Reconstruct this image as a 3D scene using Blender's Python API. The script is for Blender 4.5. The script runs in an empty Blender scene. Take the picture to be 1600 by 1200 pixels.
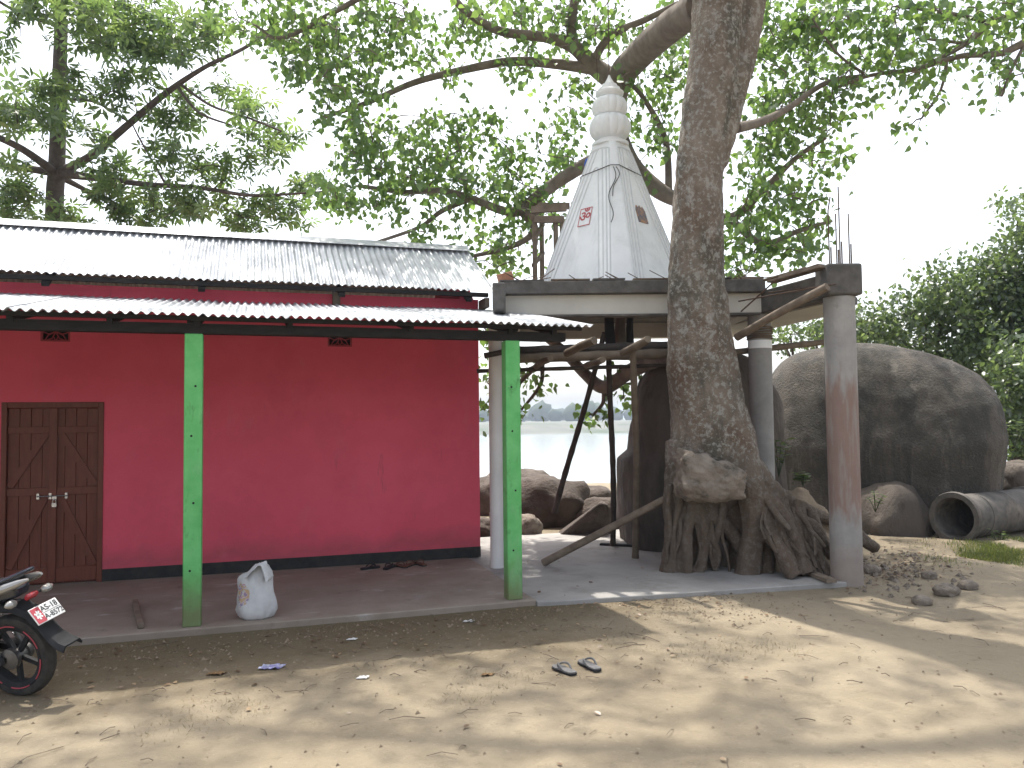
import bpy, bmesh, math, random
import numpy as np
from mathutils import Vector, Matrix, noise as mnoise

rad = math.radians
random.seed(7)
rng = np.random.default_rng(11)
sc = bpy.context.scene
COL = sc.collection

# ------------------------------------------------------------------ camera
FPX, CAM_H = 1250.0, 2.0
YAW, PITCH, ROLL = rad(18), math.atan(56 / 1250.0), rad(0.6)
fwd = Vector((math.sin(YAW) * math.cos(PITCH), math.cos(YAW) * math.cos(PITCH), math.sin(PITCH)))
r0 = Vector((math.cos(YAW), -math.sin(YAW), 0)); u0 = r0.cross(fwd)
right = r0 * math.cos(ROLL) - u0 * math.sin(ROLL)
up = r0 * math.sin(ROLL) + u0 * math.cos(ROLL)
eye = Vector((0, 0, CAM_H))
cam_d = bpy.data.cameras.new('camera'); cam = bpy.data.objects.new('camera', cam_d); COL.objects.link(cam)
cam_d.sensor_width = 36.0; cam_d.lens = FPX / 1600 * 36.0
cam_d.clip_start = 0.05; cam_d.clip_end = 9000
cam.matrix_world = Matrix(((right.x, up.x, -fwd.x, eye.x), (right.y, up.y, -fwd.y, eye.y),
                           (right.z, up.z, -fwd.z, eye.z), (0, 0, 0, 1)))
sc.camera = cam

# ------------------------------------------------------------------ sky and sun
SUN_EL, SUN_AZ = rad(66), rad(0)          # azimuth measured from +Y towards +X
world = bpy.data.worlds.new('World'); sc.world = world; world.use_nodes = True
wn = world.node_tree; bg = wn.nodes['Background']
sky = wn.nodes.new('ShaderNodeTexSky'); sky.sky_type = 'NISHITA'; sky.sun_disc = False
sky.sun_elevation = SUN_EL; sky.sun_rotation = SUN_AZ
sky.air_density = 1.0; sky.dust_density = 4.0; sky.ozone_density = 1.0; sky.altitude = 50
haz = wn.nodes.new('ShaderNodeHueSaturation'); haz.inputs['Saturation'].default_value = .42     # milky, hazy sky
wn.links.new(sky.outputs[0], haz.inputs['Color']); wn.links.new(haz.outputs[0], bg.inputs[0]); bg.inputs[1].default_value = 0.15
sun_d = bpy.data.lights.new('sun', 'SUN'); sun_d.energy = 2.6; sun_d.angle = rad(0.9); sun_d.color = (1.0, 0.95, 0.87)
sun = bpy.data.objects.new('sun', sun_d); COL.objects.link(sun)
sdir = Vector((math.sin(SUN_AZ) * math.cos(SUN_EL), math.cos(SUN_AZ) * math.cos(SUN_EL), math.sin(SUN_EL)))
sun.rotation_euler = (-sdir).to_track_quat('-Z', 'Y').to_euler(); sun.location = (0, 20, 40)
sc.view_settings.view_transform = 'Standard'; sc.view_settings.look = 'None'
sc.view_settings.gamma = 1.0; sc.view_settings.use_curve_mapping = False
sc.view_settings.exposure = 1.36
sc.render.engine = 'CYCLES'
sc.cycles.max_bounces = 6; sc.cycles.diffuse_bounces = 3; sc.cycles.glossy_bounces = 3
sc.cycles.transmission_bounces = 4; sc.cycles.transparent_max_bounces = 6; sc.cycles.volume_bounces = 0
sc.cycles.use_denoising = True; sc.cycles.sample_clamp_indirect = 6.0

# ------------------------------------------------------------------ measuring helpers (survey of the place)
def ray(px, py): return right * ((px - 800) / FPX) + up * ((600 - py) / FPX) + fwd
def atd(px, py, D): return eye + ray(px, py) * D
def atz(px, py, z): d = ray(px, py); return eye + d * ((z - CAM_H) / d.z)
def aty(px, py, y): d = ray(px, py); return eye + d * (y / d.y)
def inview(p):
    v = Vector(p) - eye; d = v.dot(fwd)
    if d < 1: return False
    return abs(v.dot(right) / d * FPX) < 800 and abs(v.dot(up) / d * FPX) < 600
SU = Vector((math.cos(YAW), -math.sin(YAW), 0)); SV = Vector((math.sin(YAW), math.cos(YAW), 0)); Z3 = Vector((0, 0, 1))

# ------------------------------------------------------------------ mesh builder
class MB:
    def __init__(s): s.v = []; s.f = []
    def add(s, vs, fs):
        b = len(s.v); s.v += [tuple(p) for p in vs]; s.f += [tuple(i + b for i in f) for f in fs]; return s
    def box(s, x0, x1, y0, y1, z0, z1):
        return s.add([(x0, y0, z0), (x1, y0, z0), (x1, y1, z0), (x0, y1, z0), (x0, y0, z1), (x1, y0, z1), (x1, y1, z1), (x0, y1, z1)],
                     [(0, 3, 2, 1), (4, 5, 6, 7), (0, 1, 5, 4), (1, 2, 6, 5), (2, 3, 7, 6), (3, 0, 4, 7)])
    def obox(s, o, a, b, c, ra, rb, rc):
        o, a, b, c = Vector(o), Vector(a), Vector(b), Vector(c)
        P = [o + a * x + b * y + c * z for z in rc for (x, y) in ((ra[0], rb[0]), (ra[1], rb[0]), (ra[1], rb[1]), (ra[0], rb[1]))]
        return s.add(P, [(0, 3, 2, 1), (4, 5, 6, 7), (0, 1, 5, 4), (1, 2, 6, 5), (2, 3, 7, 6), (3, 0, 4, 7)])
    def bar(s, p, q, w, h, upv=Z3):
        p, q = Vector(p), Vector(q); d = (q - p); L = d.length; d.normalize()
        x = d.cross(Vector(upv));
        if x.length < 1e-4: x = d.cross(Vector((1, 0, 0)))
        x.normalize(); y = x.cross(d)
        return s.obox(p, d, x, y, (0, L), (-w / 2, w / 2), (-h / 2, h / 2))
    def tube(s, pts, rs, n=8, cap=True, wob=0.0, seed=0):
        pts = [Vector(p) for p in pts]; N = len(pts)
        if not hasattr(rs, '__len__'): rs = [rs] * N
        b = len(s.v); ref = None
        for i in range(N):
            d = (pts[min(i + 1, N - 1)] - pts[max(i - 1, 0)]).normalized()
            if ref is None:
                ref = d.cross(Vector((0, 0, 1)) if abs(d.z) < .9 else Vector((1, 0, 0))).normalized()
            x = (ref - d * ref.dot(d)).normalized(); ref = x; y = d.cross(x)
            for k in range(n):
                a = 2 * math.pi * k / n; r = rs[i]
                if wob: r *= 1 + wob * mnoise.noise(Vector((math.cos(a) * 1.3 + seed, math.sin(a) * 1.3, pts[i].length * 1.2)))
                s.v.append(tuple(pts[i] + x * (r * math.cos(a)) + y * (r * math.sin(a))))
        for i in range(N - 1):
            for k in range(n):
                k2 = (k + 1) % n
                s.f.append((b + i * n + k, b + i * n + k2, b + (i + 1) * n + k2, b + (i + 1) * n + k))
        if cap:
            s.f.append(tuple(b + k for k in reversed(range(n)))); s.f.append(tuple(b + (N - 1) * n + k for k in range(n)))
        return s
    def lathe(s, prof, c=(0, 0, 0), n=24, lobes=0, amp=0.0, axis=None):
        c = Vector(c); b = len(s.v)
        if axis is None: ax, ay, az = Vector((1, 0, 0)), Vector((0, 1, 0)), Vector((0, 0, 1))
        else:
            az = Vector(axis).normalized(); ax = az.cross(Vector((0, 0, 1)) if abs(az.z) < .9 else Vector((1, 0, 0))).normalized(); ay = az.cross(ax)
        for (r, z) in prof:
            for k in range(n):
                a = 2 * math.pi * k / n; rr = r
                if lobes: rr = r * (1 - amp + amp * abs(math.cos(a * lobes / 2)) ** .6)
                s.v.append(tuple(c + ax * (rr * math.cos(a)) + ay * (rr * math.sin(a)) + az * z))
        for i in range(len(prof) - 1):
            for k in range(n):
                k2 = (k + 1) % n
                s.f.append((b + i * n + k, b + i * n + k2, b + (i + 1) * n + k2, b + (i + 1) * n + k))
        s.f.append(tuple(b + k for k in reversed(range(n)))); s.f.append(tuple(b + (len(prof) - 1) * n + k for k in range(n)))
        return s
    def prism(s, outline, o, a, b, c, h0, h1):
        o, a, b, c = Vector(o), Vector(a), Vector(b), Vector(c); n = len(outline)
        P = [o + a * x + b * y + c * h for h in (h0, h1) for (x, y) in outline]
        return s.add(P, [tuple(reversed(range(n))), tuple(range(n, 2 * n))] + [(i, (i + 1) % n, n + (i + 1) % n, n + i) for i in range(n)])
    def build(s, name, mat, parent=None, bevel=0.0, ang=35, kind=None, label=None):
        loc = parent.location if (parent is not None and parent.type == 'EMPTY' and not parent.get('_local')) else Vector((0, 0, 0))
        if parent is not None and parent.type == 'MESH': loc = Vector(parent.get('_off', (0, 0, 0)))
        me = bpy.data.meshes.new(name)
        me.from_pydata([(p[0] - loc.x, p[1] - loc.y, p[2] - loc.z) for p in s.v], [], s.f); me.update()
        me.polygons.foreach_set('use_smooth', [True] * len(me.polygons)); me.set_sharp_from_angle(angle=rad(ang))
        me.materials.append(mat)
        o = bpy.data.objects.new(name, me); COL.objects.link(o)
        if parent is not None: o.parent = parent; o['_off'] = tuple(loc)
        if bevel:
            m = o.modifiers.new('bevel', 'BEVEL'); m.width = bevel; m.segments = 2; m.limit_method = 'ANGLE'; m.angle_limit = rad(40)
        if kind: o['kind'] = kind
        if label: o['label'] = label
        return o
def tag(o, label=None, cat=None, group=None, kind=None):
    if label: o['label'] = label
    if cat: o['category'] = cat
    if group: o['group'] = group
    if kind: o['kind'] = kind
    return o
def thing(name, loc, label, cat, group=None, rot=None):
    e = bpy.data.objects.new(name, None); COL.objects.link(e); e.location = Vector(loc)
    e.empty_display_size = .2
    if rot: e.rotation_euler = rot; e['_local'] = 1
    return tag(e, label, cat, group)
def smooth_path(pts, k=6):
    """Catmull-Rom through (Vector, radius) control points"""
    P = [Vector(p[0]) for p in pts]; Rr = [p[1] for p in pts]; out = []; ro = []
    for i in range(len(P) - 1):
        a, b, c, d = P[max(i - 1, 0)], P[i], P[i + 1], P[min(i + 2, len(P) - 1)]
        for j in range(k):
            t = j / k
            out.append(0.5 * ((2 * b) + (c - a) * t + (2 * a - 5 * b + 4 * c - d) * t * t + (3 * b - a - 3 * c + d) * t ** 3))
            ro.append(Rr[i] * (1 - t) + Rr[i + 1] * t)
    out.append(P[-1]); ro.append(Rr[-1]); return out, ro

# ------------------------------------------------------------------ materials
def material(name, c1, c2=None, scale=4.0, detail=6, rough=0.8, bump=0.0, bscale=40.0, metal=0.0, spec=0.35, stretch=(1, 1, 1),
             c3=None, s3=1.2, lo3=.5, hi3=.62, lo=.35, hi=.65, bdist=0.01, coat=0.0):
    m = bpy.data.materials.new(name); m.use_nodes = True; nt = m.node_tree; N = nt.nodes; L = nt.links
    b = N['Principled BSDF']; b.inputs['Roughness'].default_value = rough; b.inputs['Metallic'].default_value = metal
    b.inputs['Specular IOR Level'].default_value = spec; b.inputs['Coat Weight'].default_value = coat
    b.inputs['Base Color'].default_value = (*c1, 1)
    geo = N.new('ShaderNodeNewGeometry'); mp = N.new('ShaderNodeMapping'); mp.inputs['Scale'].default_value = stretch
    L.new(geo.outputs['Position'], mp.inputs[0])
    out = None
    if c2 is not None:
        nz = N.new('ShaderNodeTexNoise'); nz.inputs['Scale'].default_value = scale; nz.inputs['Detail'].default_value = detail
        nz.inputs['Roughness'].default_value = .62; L.new(mp.outputs[0], nz.inputs['Vector'])
        rp = N.new('ShaderNodeValToRGB'); rp.color_ramp.elements[0].position = lo; rp.color_ramp.elements[1].position = hi
        rp.color_ramp.elements[0].color = (*c1, 1); rp.color_ramp.elements[1].color = (*c2, 1)
        L.new(nz.outputs[0], rp.inputs[0]); out = rp.outputs[0]
        if c3 is not None:
            n3 = N.new('ShaderNodeTexNoise'); n3.inputs['Scale'].default_value = s3; n3.inputs['Detail'].default_value = 8; n3.inputs['Roughness'].default_value = .68
            L.new(mp.outputs[0], n3.inputs['Vector'])
            r3 = N.new('ShaderNodeMapRange'); r3.inputs['From Min'].default_value = lo3; r3.inputs['From Max'].default_value = hi3
            L.new(n3.outputs[0], r3.inputs['Value'])
            mx = N.new('ShaderNodeMix'); mx.data_type = 'RGBA'; L.new(r3.outputs[0], mx.inputs['Factor'])
            L.new(out, mx.inputs['A']); mx.inputs['B'].default_value = (*c3, 1); out = mx.outputs['Result']
        L.new(out, b.inputs['Base Color'])
    if bump:
        nb = N.new('ShaderNodeTexNoise'); nb.inputs['Scale'].default_value = bscale; nb.inputs['Detail'].default_value = 6; nb.inputs['Roughness'].default_value = .65
        L.new(mp.outputs[0], nb.inputs['Vector'])
        bp = N.new('ShaderNodeBump'); bp.inputs['Strength'].default_value = bump; bp.inputs['Distance'].default_value = bdist
        L.new(nb.outputs[0], bp.inputs['Height']); L.new(bp.outputs[0], b.inputs['Normal'])
    m['_out'] = 0
    return m
def overlay_z(m, col, bands, nscale=5.0, namp=.12, amount=1.0, nstretch=(1, 1, 1)):
    """mix a stain or shade colour into a material between heights (z0,z1,soft) with a ragged edge"""
    nt = m.node_tree; N = nt.nodes; L = nt.links; b = N['Principled BSDF']
    src = b.inputs['Base Color'].links[0].from_socket if b.inputs['Base Color'].links else None
    geo = N.new('ShaderNodeNewGeometry'); sep = N.new('ShaderNodeSeparateXYZ'); L.new(geo.outputs['Position'], sep.inputs[0])
    mp = N.new('ShaderNodeMapping'); mp.inputs['Scale'].default_value = nstretch; L.new(geo.outputs['Position'], mp.inputs[0])
    nz = N.new('ShaderNodeTexNoise'); nz.inputs['Scale'].default_value = nscale; nz.inputs['Detail'].default_value = 6; L.new(mp.outputs[0], nz.inputs['Vector'])
    ma = N.new('ShaderNodeMath'); ma.operation = 'MULTIPLY_ADD'; L.new(nz.outputs[0], ma.inputs[0]); ma.inputs[1].default_value = namp * 2; ma.inputs[2].default_value = -namp
    zz = N.new('ShaderNodeMath'); zz.operation = 'ADD'; L.new(sep.outputs[2], zz.inputs[0]); L.new(ma.outputs[0], zz.inputs[1])
    for (z0, z1, soft) in bands:
        a = N.new('ShaderNodeMapRange'); a.inputs['From Min'].default_value = z0 - soft; a.inputs['From Max'].default_value = z0 + soft; L.new(zz.outputs[0], a.inputs['Value'])
        c = N.new('ShaderNodeMapRange'); c.inputs['From Min'].default_value = z1 - soft; c.inputs['From Max'].default_value = z1 + soft
        c.inputs['To Min'].default_value = amount; c.inputs['To Max'].default_value = 0; L.new(zz.outputs[0], c.inputs['Value'])
        f = N.new('ShaderNodeMath'); f.operation = 'MULTIPLY'; L.new(a.outputs[0], f.inputs[0]); L.new(c.outputs[0], f.inputs[1])
        mx = N.new('ShaderNodeMix'); mx.data_type = 'RGBA'; L.new(f.outputs[0], mx.inputs['Factor'])
        if src: L.new(src, mx.inputs['A'])
        else: mx.inputs['A'].default_value = b.inputs['Base Color'].default_value
        mx.inputs['B'].default_value = (*col, 1); src = mx.outputs['Result']
    L.new(src, b.inputs['Base Color'])
def layer(m, col, scale, lo, hi, amount=1.0, stretch=(1, 1, 1), rough=.7):
    nt = m.node_tree; N = nt.nodes; L = nt.links; b = N['Principled BSDF']; src = b.inputs['Base Color'].links[0].from_socket
    geo = N.new('ShaderNodeNewGeometry'); mp = N.new('ShaderNodeMapping'); mp.inputs['Scale'].default_value = stretch; L.new(geo.outputs['Position'], mp.inputs[0])
    nz = N.new('ShaderNodeTexNoise'); nz.inputs['Scale'].default_value = scale; nz.inputs['Detail'].default_value = 9; nz.inputs['Roughness'].default_value = rough; L.new(mp.outputs[0], nz.inputs['Vector'])
    r = N.new('ShaderNodeMapRange'); r.inputs['From Min'].default_value = lo; r.inputs['From Max'].default_value = hi; r.inputs['To Max'].default_value = amount; L.new(nz.outputs[0], r.inputs['Value'])
    mx = N.new('ShaderNodeMix'); mx.data_type = 'RGBA'; L.new(r.outputs[0], mx.inputs['Factor']); L.new(src, mx.inputs['A']); mx.inputs['B'].default_value = (*col, 1); L.new(mx.outputs['Result'], b.inputs['Base Color'])
def leaf_material(name, dark, mid, light, trans=.45):
    m = bpy.data.materials.new(name); m.use_nodes = True; nt = m.node_tree; N = nt.nodes; L = nt.links
    N.remove(N['Principled BSDF']); out = N['Material Output']
    at = N.new('ShaderNodeAttribute'); at.attribute_name = 'tint'
    rp = N.new('ShaderNodeValToRGB'); e = rp.color_ramp.elements; e[0].color = (*dark, 1); e[1].color = (*light, 1)
    k = rp.color_ramp.elements.new(.55); k.color = (*mid, 1); L.new(at.outputs['Fac'], rp.inputs[0])
    df = N.new('ShaderNodeBsdfDiffuse'); tr = N.new('ShaderNodeBsdfTranslucent'); gl = N.new('ShaderNodeBsdfGlossy'); gl.inputs['Roughness'].default_value = .38
    hs = N.new('ShaderNodeHueSaturation'); hs.inputs['Hue'].default_value = .47; hs.inputs['Saturation'].default_value = 1.1; hs.inputs['Value'].default_value = 2.3
    L.new(rp.outputs[0], hs.inputs['Color']); L.new(rp.outputs[0], df.inputs[0]); L.new(hs.outputs[0], tr.inputs[0])
    m1 = N.new('ShaderNodeMixShader'); m1.inputs[0].default_value = trans; L.new(df.outputs[0], m1.inputs[1]); L.new(tr.outputs[0], m1.inputs[2])
    m2 = N.new('ShaderNodeMixShader'); m2.inputs[0].default_value = .07; L.new(m1.outputs[0], m2.inputs[1]); L.new(gl.outputs[0], m2.inputs[2])
    L.new(m2.outputs[0], out.inputs[0]); return m

M = {}
M['red'] = material('pink_red_paint', (.66, .078, .128), (.72, .094, .15), 1.6, 6, .62, .12, 60, c3=(.60, .074, .12), s3=.9, lo3=.52, hi3=.75)
overlay_z(M['red'], (.16, .06, .06), [(.2, .42, .12)], 3.0, .22, .45)
layer(M['red'], (.62, .14, .18), 2.3, .58, .74, .45, (1, 1, .5))
layer(M['red'], (.30, .07, .085), 5.0, .64, .72, .5, (1, 1, .22))
M['black'] = material('black_skirting_paint', (.012, .012, .013), (.03, .028, .027), 9, 5, .6, .15, 50)
M['door'] = material('brown_door_paint', (.125, .035, .020), (.165, .047, .027), 5, 6, .5, .2, 50, stretch=(6, 6, .8))
M['vent'] = material('vent_paint', (.30, .04, .055), (.36, .055, .07), 6, 4, .7)
M['green'] = material('green_post_paint', (.10, .42, .12), (.15, .50, .17), 5, 7, .55, .35, 30, c3=(.05, .22, .06), s3=3.5, lo3=.62, hi3=.8)
overlay_z(M['green'], (.16, .17, .08), [(-.2, .40, .22)], 5, .22, .9)
layer(M['green'], (.34, .50, .34), 6.0, .63, .70, .6)
layer(M['green'], (.06, .19, .06), 9.0, .57, .66, .6, (1, 1, .4))
layer(M['green'], (.22, .40, .22), 3.0, .52, .66, .5, (1, 1, .3))
M['hole'] = material('dark_hole', (.008, .008, .008))
M['tin'] = material('galvanised_sheet', (.48, .495, .52), (.58, .595, .62), 3.5, 6, .42, .05, 120, metal=.35, spec=.5, c3=(.30, .31, .33), s3=1.1, lo3=.5, hi3=.75)
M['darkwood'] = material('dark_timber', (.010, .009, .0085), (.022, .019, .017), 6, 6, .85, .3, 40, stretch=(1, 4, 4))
M['wood'] = material('weathered_timber', (.13, .10, .075), (.21, .165, .125), 8, 6, .85, .35, 40)
M['bamboo'] = material('old_bamboo', (.10, .075, .055), (.16, .125, .09), 5, 6, .75, .2, 30)
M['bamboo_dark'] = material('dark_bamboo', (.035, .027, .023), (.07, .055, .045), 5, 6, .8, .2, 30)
M['conc'] = material('bare_concrete', (.075, .069, .063), (.135, .126, .115), 5, 8, .9, .35, 45, c3=(.19, .18, .165), s3=2.2, lo3=.55, hi3=.72)
M['conc_col'] = material('column_concrete', (.235, .23, .22), (.31, .30, .285), 4, 8, .85, .22, 40, c3=(.17, .16, .15), s3=3, lo3=.58, hi3=.72)
M['conc_red'] = material('column_concrete_red_wash', (.25, .24, .23), (.33, .315, .295), 4, 8, .85, .25, 40, c3=(.18, .165, .15), s3=3, lo3=.58, hi3=.72)
overlay_z(M['conc_red'], (.21, .115, .085), [(.88, 2.40, .12)], 5.0, .45, .72, (3, 3, .7))
layer(M['conc_red'], (.27, .255, .235), 4.0, .50, .62, .6, (3, 3, .35))
overlay_z(M['conc_red'], (.25, .17, .125), [(-.1, .40, .2)], 5.0, .15, .5)
M['white'] = material('white_limewash', (.76, .77, .775), (.82, .83, .835), 2.5, 6, .7, .08, 40, c3=(.60, .61, .60), s3=1.3, lo3=.55, hi3=.8)
layer(M['white'], (.50, .51, .50), 3.0, .54, .70, .45, (1, 1, .16))
M['offwhite'] = material('cream_wall_paint', (.50, .48, .43), (.57, .55, .49), 2.0, 6, .75, .1, 40)
M['white_col'] = material('white_round_column', (.60, .58, .57), (.68, .66, .65), 2.0, 6, .6, .05, 40)
M['steel'] = material('rusty_rebar', (.07, .045, .035), (.12, .075, .05), 20, 4, .8)
M['chrome'] = material('bright_steel', (.55, .55, .56), None, rough=.25, metal=1.0)
M['slab_v'] = material('veranda_cement', (.225, .182, .145), (.29, .242, .20), 2.2, 8, .9, .3, 35, c3=(.30, .275, .245), s3=1.0, lo3=.56, hi3=.75)
layer(M['slab_v'], (.48, .46, .43), 1.9, .60, .70, .55, (1, 2.2, 1), .6)
layer(M['slab_v'], (.11, .09, .075), 3.0, .58, .7, .5)
M['slab_s'] = material('shrine_floor_cement', (.26, .25, .235), (.34, .325, .305), 1.7, 8, .9, .25, 35, c3=(.20, .185, .165), s3=1.5, lo3=.55, hi3=.75)
M['rock'] = material('boulder_granite', (.072, .063, .053), (.13, .113, .095), 1.6, 9, .92, 1.0, 26, bdist=.05)
M['rock_dark'] = material('dark_granite', (.075, .062, .052), (.14, .115, .095), 1.4, 9, .92, .8, 10, c3=(.04, .038, .032), s3=1.2, lo3=.5, hi3=.68, stretch=(1, 1, .4), bdist=.05)  # darker granite tone with blackish blotches
M['rock_bank'] = material('river_bank_rock', (.055, .042, .034), (.11, .086, .07), 2.2, 8, .9, .9, 14, c3=(.20, .172, .145), s3=.9, lo3=.52, hi3=.75, bdist=.05)
M['stone_pale'] = material('pale_rough_stone', (.17, .14, .112), (.26, .22, .18), 6, 9, .95, 1.0, 14, c3=(.08, .07, .055), s3=4, lo3=.54, hi3=.66, bdist=.04)
M['bark'] = material('fig_bark', (.165, .132, .105), (.245, .20, .16), 3.0, 9, .95, 1.0, 38, bdist=.03)
layer(M['bark'], (.13, .085, .058), 1.1, .48, .62, .8)                     # rusty patches
layer(M['bark'], (.075, .076, .06), 1.7, .51, .64, .75, (1, 1, .5))      # dark moss
layer(M['bark'], (.34, .335, .30), 17.0, .51, .59, .75)                   # grey-green lichen spots
layer(M['bark'], (.40, .385, .35), 5.0, .57, .66, .7, (1, 1, .6))
overlay_z(M['bark'], (.105, .076, .055), [(-1, 1.30, .35)], 2.0, .25, .75)  # browner roots and trunk foot, with shade under the roof slab painted in
layer(M['rock'], (.05, .047, .042), 2.6, .49, .60, .85, (1, 1, .12))       # black water streaks
layer(M['rock'], (.21, .19, .16), 3.4, .56, .66, .7, (1, 1, .10))
layer(M['rock'], (.06, .055, .048), 22.0, .54, .62, .7)
layer(M['rock'], (.045, .043, .037), .7, .47, .62, .75)
layer(M['rock'], (.19, .175, .15), 30.0, .58, .66, .5)
M['bark_far'] = material('branch_bark', (.13, .105, .085), (.21, .175, .145), 5, 7, .9, .4, 30)
M['bark_left'] = material('grey_trunk_bark', (.075, .06, .055), (.12, .10, .09), 8, 7, .9, .6, 30)
M['soil'] = material('mound_earth', (.19, .145, .10), (.28, .22, .155), 4, 9, .95, .8, 18, bdist=.03)
M['plate_w'] = material('plate_white', (.72, .72, .70)); M['plate_r'] = material('plate_red', (.42, .07, .09)); M['ink'] = material('black_ink', (.02, .02, .022))
M['emred'] = material('emblem_red', (.45, .10, .11)); M['dust_rub'] = material('sandal_rubber', (.10, .10, .105), (.16, .155, .15), 20, 4, .85)
M['tyre'] = material('dusty_tyre', (.02, .02, .02), (.05, .045, .04), 14, 5, .85, .5, 60)
M['bikeblack'] = material('bike_black_plastic', (.014, .015, .017), (.03, .03, .032), 6, 4, .7, spec=.18)
M['bikeblue'] = material('bike_dark_paint', (.018, .022, .035), (.03, .033, .045), 5, 4, .22, coat=.6)
M['bikegrey'] = material('bike_grey_metal', (.12, .12, .12), (.2, .19, .18), 12, 4, .45, metal=.7)
M['lens'] = material('clear_lens', (.30, .29, .27), None, rough=.14, metal=.35, spec=.8, coat=.6)
M['redlens'] = material('red_lens', (.35, .02, .03), None, rough=.15, coat=.6)
M['pipe'] = material('old_pipe_iron', (.065, .06, .055), (.14, .125, .11), 5, 8, .85, .5, 25, c3=(.20, .17, .14), s3=3, lo3=.55, hi3=.72)
M['brick'] = material('brick_clay', (.34, .15, .09), (.42, .22, .14), 12, 5, .9, .4, 50)
M['rope'] = material('dark_rope', (.05, .048, .045)); M['blue'] = material('blue_plastic', (.04, .10, .42))

# ------------------------------------------------------------------ ground, river, far bank
def smst(a, b, x):
    t = max(0., min(1., (x - a) / (b - a))); return t * t * (3 - 2 * t)
def ground_z(x, y):
    s = x * SV.x + y * SV.y; t = x * SU.x + y * SU.y
    z = .035 + .03 * mnoise.noise(Vector((x * .35, y * .35, 1.7))) + .016 * mnoise.noise(Vector((x * 1.3, y * 1.3, 4.2))) + .011 * (1 - 2 * abs(mnoise.noise(Vector((x * 2.6, y * 2.1, 9.))))) + .007 * mnoise.noise(Vector((x * 5.3, y * 5.3, 2.)))
    near = 1 - smst(7.3, 8.0, y) if y < 8.0 else 0.0
    z = z * near + (.035 + .25 * (z - .035)) * (1 - near)
    z += .10 * smst(7.2, 9.0, x) * smst(6.0, 8.5, y) * (.6 + .8 * mnoise.noise(Vector((x * .8, y * .8, 3.))))
    z -= smst(24, 42, s) * 8.0
    return z
def axis(parts):
    out = []
    for a, b, st in parts: out += list(np.arange(a, b, st))
    return out
gx = axis([(-900, -60, 60), (-60, -8, 3), (-8, -3.2, .4), (-3.2, 11, .07), (11, 20, .4), (20, 70, 3), (70, 900, 60)])
gy = axis([(-300, -30, 30), (-30, 1.4, 2), (1.4, 8.6, .07), (8.6, 16, .25), (16, 60, 1.5), (60, 120, 15)])
nx_, ny_ = len(gx), len(gy)
V = [(x, y, ground_z(x, y)) for y in gy for x in gx]
Fc = [(j * nx_ + i, j * nx_ + i + 1, (j + 1) * nx_ + i + 1, (j + 1) * nx_ + i) for j in range(ny_ - 1) for i in range(nx_ - 1)]
M['ground'] = material('sandy_earth', (.205, .168, .114), (.268, .223, .156), 1.1, 9, .95, .55, 22, c3=(.165, .132, .088), s3=.55, lo3=.48, hi3=.68, bdist=.03)
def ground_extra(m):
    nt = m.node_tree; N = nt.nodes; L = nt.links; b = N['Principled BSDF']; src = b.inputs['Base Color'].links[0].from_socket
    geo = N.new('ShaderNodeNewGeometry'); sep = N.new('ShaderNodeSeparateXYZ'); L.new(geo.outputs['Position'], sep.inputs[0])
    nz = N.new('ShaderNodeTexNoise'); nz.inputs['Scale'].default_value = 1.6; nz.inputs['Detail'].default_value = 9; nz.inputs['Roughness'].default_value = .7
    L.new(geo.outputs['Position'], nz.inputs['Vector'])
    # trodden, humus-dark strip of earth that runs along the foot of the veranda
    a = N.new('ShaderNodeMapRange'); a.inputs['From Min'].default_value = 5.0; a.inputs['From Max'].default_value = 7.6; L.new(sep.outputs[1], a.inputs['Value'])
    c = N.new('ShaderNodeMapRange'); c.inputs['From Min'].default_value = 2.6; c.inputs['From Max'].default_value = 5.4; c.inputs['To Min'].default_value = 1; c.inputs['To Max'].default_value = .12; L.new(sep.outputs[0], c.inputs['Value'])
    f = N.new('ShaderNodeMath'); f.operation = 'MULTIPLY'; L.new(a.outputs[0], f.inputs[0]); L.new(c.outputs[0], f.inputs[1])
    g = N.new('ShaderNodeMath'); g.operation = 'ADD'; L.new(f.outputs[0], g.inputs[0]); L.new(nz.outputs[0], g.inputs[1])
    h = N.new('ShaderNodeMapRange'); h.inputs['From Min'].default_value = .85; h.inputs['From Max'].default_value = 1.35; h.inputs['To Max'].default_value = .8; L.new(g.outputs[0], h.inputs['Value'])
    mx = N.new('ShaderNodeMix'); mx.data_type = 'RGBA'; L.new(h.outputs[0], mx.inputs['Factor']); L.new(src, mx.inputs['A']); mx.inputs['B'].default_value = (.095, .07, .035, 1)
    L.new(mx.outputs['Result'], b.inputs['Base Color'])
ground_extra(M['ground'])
layer(M['ground'], (.12, .095, .062), 7.0, .57, .68, .55)
layer(M['ground'], (.33, .285, .215), 28.0, .58, .68, .45)
layer(M['ground'], (.11, .088, .06), 45.0, .60, .68, .5)
g = MB(); g.v = V; g.f = Fc
tag(g.build('ground', M['ground'], ang=180), kind='structure')

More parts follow.
